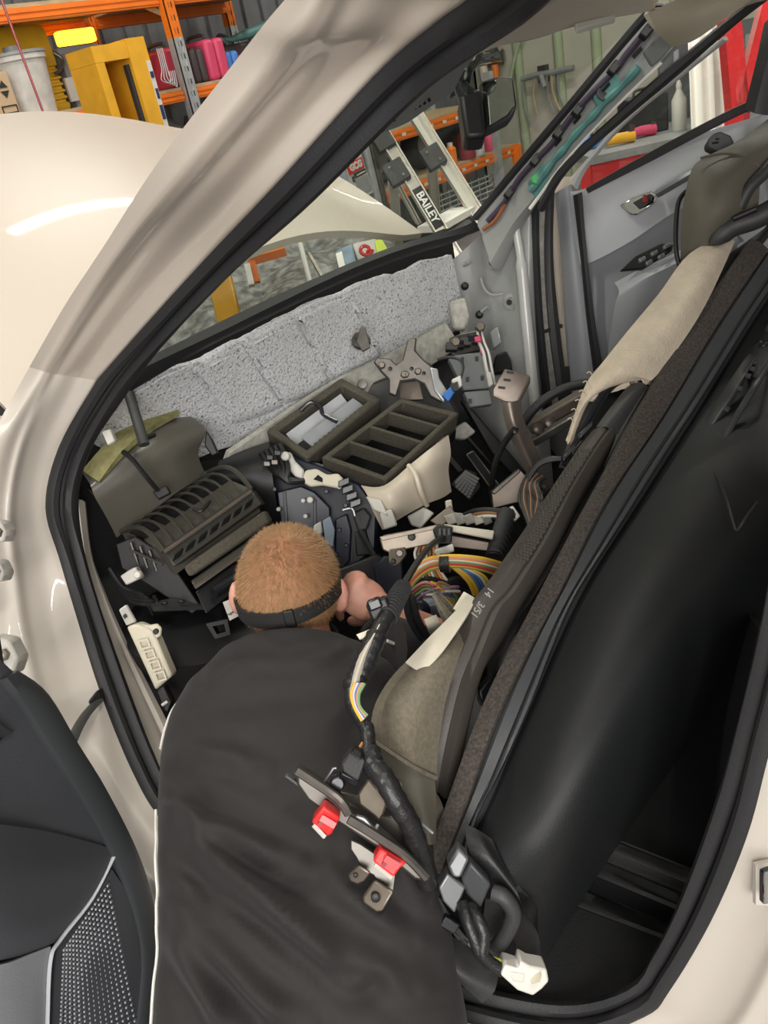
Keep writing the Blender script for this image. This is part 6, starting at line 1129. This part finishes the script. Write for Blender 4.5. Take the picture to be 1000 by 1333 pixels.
FOLDS = [([(222, 1035), (262, 1070), (320, 1098), (380, 1128)], 14, 0.0260), ([(225, 1062), (270, 1110), (330, 1160), (400, 1220), (460, 1270)], 15, 0.0289), ([(300, 1130), (380, 1185), (460, 1230), (540, 1290)], 18, 0.0173), ([(216, 1190), (236, 1240), (275, 1300), (300, 1345)], 15, 0.0289), ([(230, 1160), (262, 1225), (320, 1280), (390, 1335)], 15, 0.0201),
         ([(280, 880), (330, 862), (400, 862), (460, 848)], 10, 0.0144), ([(262, 895), (330, 885), (420, 880), (520, 872)], 14, 0.0116), ([(240, 980), (300, 985), (340, 1000)], 12, 0.0116), ([(330, 838), (380, 846), (440, 838)], 8, 0.0087), ([(420, 1140), (480, 1190), (540, 1230)], 15, 0.0144), ([(560, 1180), (520, 1120), (470, 1090)], 15, 0.0116)]
def limb(mb, pts, r, seg=14): mb.tube(crv(VV(pts), 5), [x for x in [Vector((a, 0, 0)).x for a in [v.x for v in crv([Vector((q, 0, 0)) for q in r], 5)]]], seg); return mb
# --- body: one continuous surface (overlapping closed forms fused by a voxel remesh)
HU = (UPV*.96-FWD*.26+RGT*-.03).normalized(); HX = RGT.copy(); HX = (HX-HU*HX.dot(HU)).normalized(); HB = HX.cross(HU).normalized()
if HB.dot(FWD) > 0: HB = -HB                      # HB points out of the back of the head
HC = V(376, 762, 1.475)
body = MB()
body.grid(torso(.72, 60, 40)[14:], True, True)
def skull(dx, dy, dz, gx=0):
    return HC+HX*dx+HB*dy+HU*dz
def headpt(th, ph, grow=0):
    """th from the crown down, ph round (0 = back)"""
    s, c = math.sin(th), math.cos(th); b, l = math.cos(ph), math.sin(ph)
    rx = .0865*(1-.10*max(0, -c)-.02*max(0, c)); ry = .104 if b > 0 else .098; rz = .105 if c > 0 else .125
    return HC+HX*((rx+grow)*s*l)+HB*((ry+grow)*s*b*(1-.22*max(0, -c)*(1 if b > 0 else .3)))+HU*((rz+grow)*c)
rows = [[headpt(PI*(i+.02)/24.04, 2*PI*j/32) for j in range(32)] for i in range(25)]
body.grid(rows, True, True)
limb(body, [(378, 800, 1.495), (384, 815, 1.485), (388, 835, 1.46), (388, 870, 1.43)], [.056, .058, .062, .07])
for s in (-1, 1):                                   # ears, nose, brow and chin
    e0 = skull(s*.084, .002, -.018); ex = (HX*s+HB*.45).normalized(); body.ball(e0+ex*.010, (ex, HU, HB), (.016, .034, .010), 14, 10); body.ball(e0+ex*.006-HU*.022, (ex, HU, HB), (.011, .014, .008), 10, 8)
body.ball(skull(0, -.108, -.028), (HX, HB, HU), (.015, .018, .024), 12, 8); body.ball(skull(0, -.088, -.092), (HX, HB, HU), (.034, .024, .030), 12, 8); body.ball(skull(0, -.094, -.062), (HX, HB, HU), (.024, .012, .010), 12, 8)
for s in (-1, 1): body.ball(skull(s*.032, -.090, .004), (HX, HB, HU), (.022, .012, .010), 10, 8)
# right arm, wrist and hand
limb(body, [(505, 862, 1.44), (560, 872, 1.50), (604, 850, 1.56)], [.062, .056, .046])
limb(body, [(604, 850, 1.56), (572, 836, 1.53), (535, 818, 1.51), (505, 800, 1.515), (488, 788, 1.52)], [.046, .043, .038, .031, .030])
body.ball(V(474, 780, 1.525), (RGT*.85-UPV*.5, UPV*.85+RGT*.5, FWD), (.046, .040, .019), 18, 12)
for k, (ax_, ay_, bx2, by2, cx2, cy2, r_) in enumerate(((470, 752, 456, 752, 448, 768, .0105), (462, 758, 448, 764, 443, 782, .011), (456, 768, 443, 778, 441, 796, .0105), (454, 780, 443, 792, 444, 806, .0095))):
    limb(body, [(474, 772+k*3, 1.525), (ax_, ay_, 1.515), (bx2, by2, 1.535), (cx2, cy2, 1.565)], [r_*1.1, r_*1.15, r_, r_*.85], 10)
limb(body, [(486, 790, 1.53), (478, 802, 1.54), (466, 808, 1.56), (456, 808, 1.58)], [.015, .014, .012, .010], 10)
# left arm reaching into the footwell
limb(body, [(310, 900, 1.42), (295, 905, 1.52), (290, 900, 1.64)], [.062, .054, .044]); limb(body, [(290, 900, 1.64), (320, 880, 1.74), (355, 850, 1.80)], [.044, .036, .028])
body.ball(V(372, 842, 1.81), (RGT, UPV, FWD), (.045, .038, .018), 14, 10)
for k in range(4): limb(body, [(376, 832+k*6, 1.81), (396, 824+k*7, 1.82), (408, 824+k*8, 1.84)], [.010, .0095, .008], 8)
limb(body, [(366, 832, 1.81), (374, 818, 1.82), (384, 812, 1.83)], [.013, .011, .009], 8)
# thighs and shins, kneeling
hip = V(405, 1480, 1.2)
for s in (-1, 1):
    h0 = hip+RGT*(.10*s); kn_ = Vector((h0.x+.10*FWD.x+.12*s*RGT.x+.15, h0.y+.30, .09)); an = Vector((h0.x-.18, h0.y-.20+.05*s, .07)); ft = an+Vector((-.12, -.10, -.02))
    body.tube(crv([h0, lerp(h0, kn_, .5), kn_], 5), [.095, .092, .088, .085, .08, .076, .072, .068, .064, .062, .06], 14); body.tube(crv([kn_, lerp(kn_, an, .4)+Vector((0, 0, .01)), an], 5), [.058, .06, .06, .058, .055, .05, .046, .042, .04, .038, .036], 14); body.tube([an, lerp(an, ft, .5), ft], [.038, .042, .03], 12)
bo = build(body, 'body', M['skin'], man)
m_ = bo.modifiers.new('fuse', 'REMESH'); m_.mode = 'VOXEL'; m_.voxel_size = .005; m_.use_smooth_shade = True
m_ = bo.modifiers.new('soften', 'SMOOTH'); m_.factor = .5; m_.iterations = 5
# --- shirt
sh = MB(); RR = torso(1.0, 260, 200, .006, True); sh.grid(RR[61:], True, True)
shirt = build(sh, 'shirt', M['shirt'], man, label='dark charcoal work shirt', smooth=180)
col = torso(1.0, 60, 60, .010)
NC = V(390, 842, 1.455); NU = (UPV*.80-FWD*.35+RGT*-.05).normalized(); NX = (RGT-NU*RGT.dot(NU)).normalized(); NY = NU.cross(NX); rows_ = []
for j in range(49):
    a = 2*PI*j/48; e = NX*(.070*math.cos(a))+NY*(.066*math.sin(a)); rows_.append([NC+e*1.16-NU*.022, NC+e*1.06+NU*.004, NC+e*1.0+NU*.020, NC+e*.95+NU*.021, NC+e*.94+NU*.012, NC+e*.98-NU*.02])
build(MB().grid(rows_, True), 'collar', M['shirt'], man, smooth=180)
sl = MB(); limb(sl, [(490, 858, 1.42), (540, 868, 1.47), (590, 858, 1.53), (604, 850, 1.545)], [.082, .076, .066, .060], 18); sv_ = build(sl, 'sleeve', M['shirt'], man)
sl = MB(); limb(sl, [(320, 905, 1.42), (298, 908, 1.52), (291, 903, 1.62)], [.082, .07, .058], 18); build(sl, 'sleeve', M['shirt'], man)
build(MB().tube(crv(VV([(504, 834, 1.385), (518, 840, 1.40), (535, 849, 1.41)]), 5), .0028, 6), 'sleeve_piping', M['white'], man)
def edge(rows, i0, i1, j, g=.003): return [rows[i][j]+(rows[i][j]-sum(rows[i], Vector())/len(rows[i])).normalized()*g for i in range(i0, i1)]
jl = 100
build(MB().tube(edge(RR, 75, 125, jl-4), .002, 6), 'piping', M['white'], man); build(MB().tube(edge(RR, 146, 259, jl-5), .0022, 6), 'piping', M['white'], man)
# trousers
tr = MB()
for s in (-1, 1):
    h0 = hip+RGT*(.10*s); kn_ = Vector((h0.x+.10*FWD.x+.12*s*RGT.x+.15, h0.y+.30, .09)); an = Vector((h0.x-.18, h0.y-.20+.05*s, .07))
    tr.tube(crv([h0+Vector((0, 0, .02)), lerp(h0, kn_, .5), kn_], 5), [.115, .112, .108, .104, .10, .096, .092, .088, .082, .078, .075], 16); tr.tube(crv([kn_, lerp(kn_, an, .4), an], 5), [.074, .076, .076, .074, .07, .066, .062, .058, .054, .052, .05], 16)
build(tr, 'trousers', M['strap'], man)
# --- hair: a short cropped cap plus strands
cap = MB(); ring = []
def hairline(ph):                                   # angle from the crown where the hair ends
    b = math.cos(ph); return 1.98 if b > .3 else (1.98-(.3-b)*.9 if b > -.45 else 1.30)
NH = 48
cap.grid([[headpt(max(.02, hairline(2*PI*j/NH)*i/14), 2*PI*j/NH, .0035*(1 if i < 13 else .2)) for j in range(NH)] for i in range(15)], True, True)
build(cap, 'hair_cap', M['hair_base'], man, label='short sandy blond cropped hair')
st_ = MB(); random.seed(3); whorl = headpt(.42, .15)
for _ in range(16000):
    th = math.acos(1-random.random()*(1-math.cos(1.98))); ph = random.uniform(-PI, PI)
    if th > hairline(ph)+random.uniform(-.12, .05): continue
    p = headpt(th, ph, .002); nrm = (p-HC).normalized(); rad = p-whorl; tg_ = (rad-nrm*rad.dot(nrm))
    if tg_.length < 1e-5: continue
    tg_.normalize(); tg_ = (tg_+nrm.cross(tg_)*(.5*math.exp(-rad.length/.03))+Vector((random.uniform(-.3, .3), random.uniform(-.3, .3), random.uniform(-.3, .3)))).normalized()
    L = random.uniform(.008, .015); sd = nrm.cross(tg_).normalized()*.0006; q = p+tg_*L*.85+nrm*L*.5
    st_.add([p-sd, p+sd, q], [(0, 1, 2)])
hs_ = build(st_, 'hair_strands', M['hair'], man); hs_['kind'] = 'stuff'
# --- head strap
SN = (HU*1.0+HX*-.16+HB*.10).normalized(); sc_ = HC-HU*.010; rows = []
for j in range(64):
    ph = 2*PI*j/64; base = HX*math.sin(ph)+HB*math.cos(ph); base = (base-SN*base.dot(SN)).normalized(); l, b = base.dot(HX), base.dot(HB); r = 1/math.sqrt((l/.0915)**2+(b/(.1085 if b > 0 else .104))**2)
    c = sc_+base*r; rows.append([c+SN*.0145, c+SN*.013+base*.004, c-SN*.013+base*.003, c-SN*.0145-base*.001, c-SN*.010-base*.003, c+SN*.010-base*.003])
rows.append(rows[0])
hb = build(MB().grid(rows, True), 'head_strap', M['strap'], man, label='black elastic head torch strap')
ph = .10; base = HX*math.sin(ph)+HB*math.cos(ph); base = (base-SN*base.dot(SN)).normalized()
build(MB().box(sc_+base*.111, (base.cross(SN), SN, base), (.009, .0165, .004)), 'strap_buckle', M['black'], hb, .002)
build(MB().box(sc_-base*.106, (base.cross(SN), SN, base), (.03, .02, .014)), 'head_torch', M['black_gloss'], hb, .005)
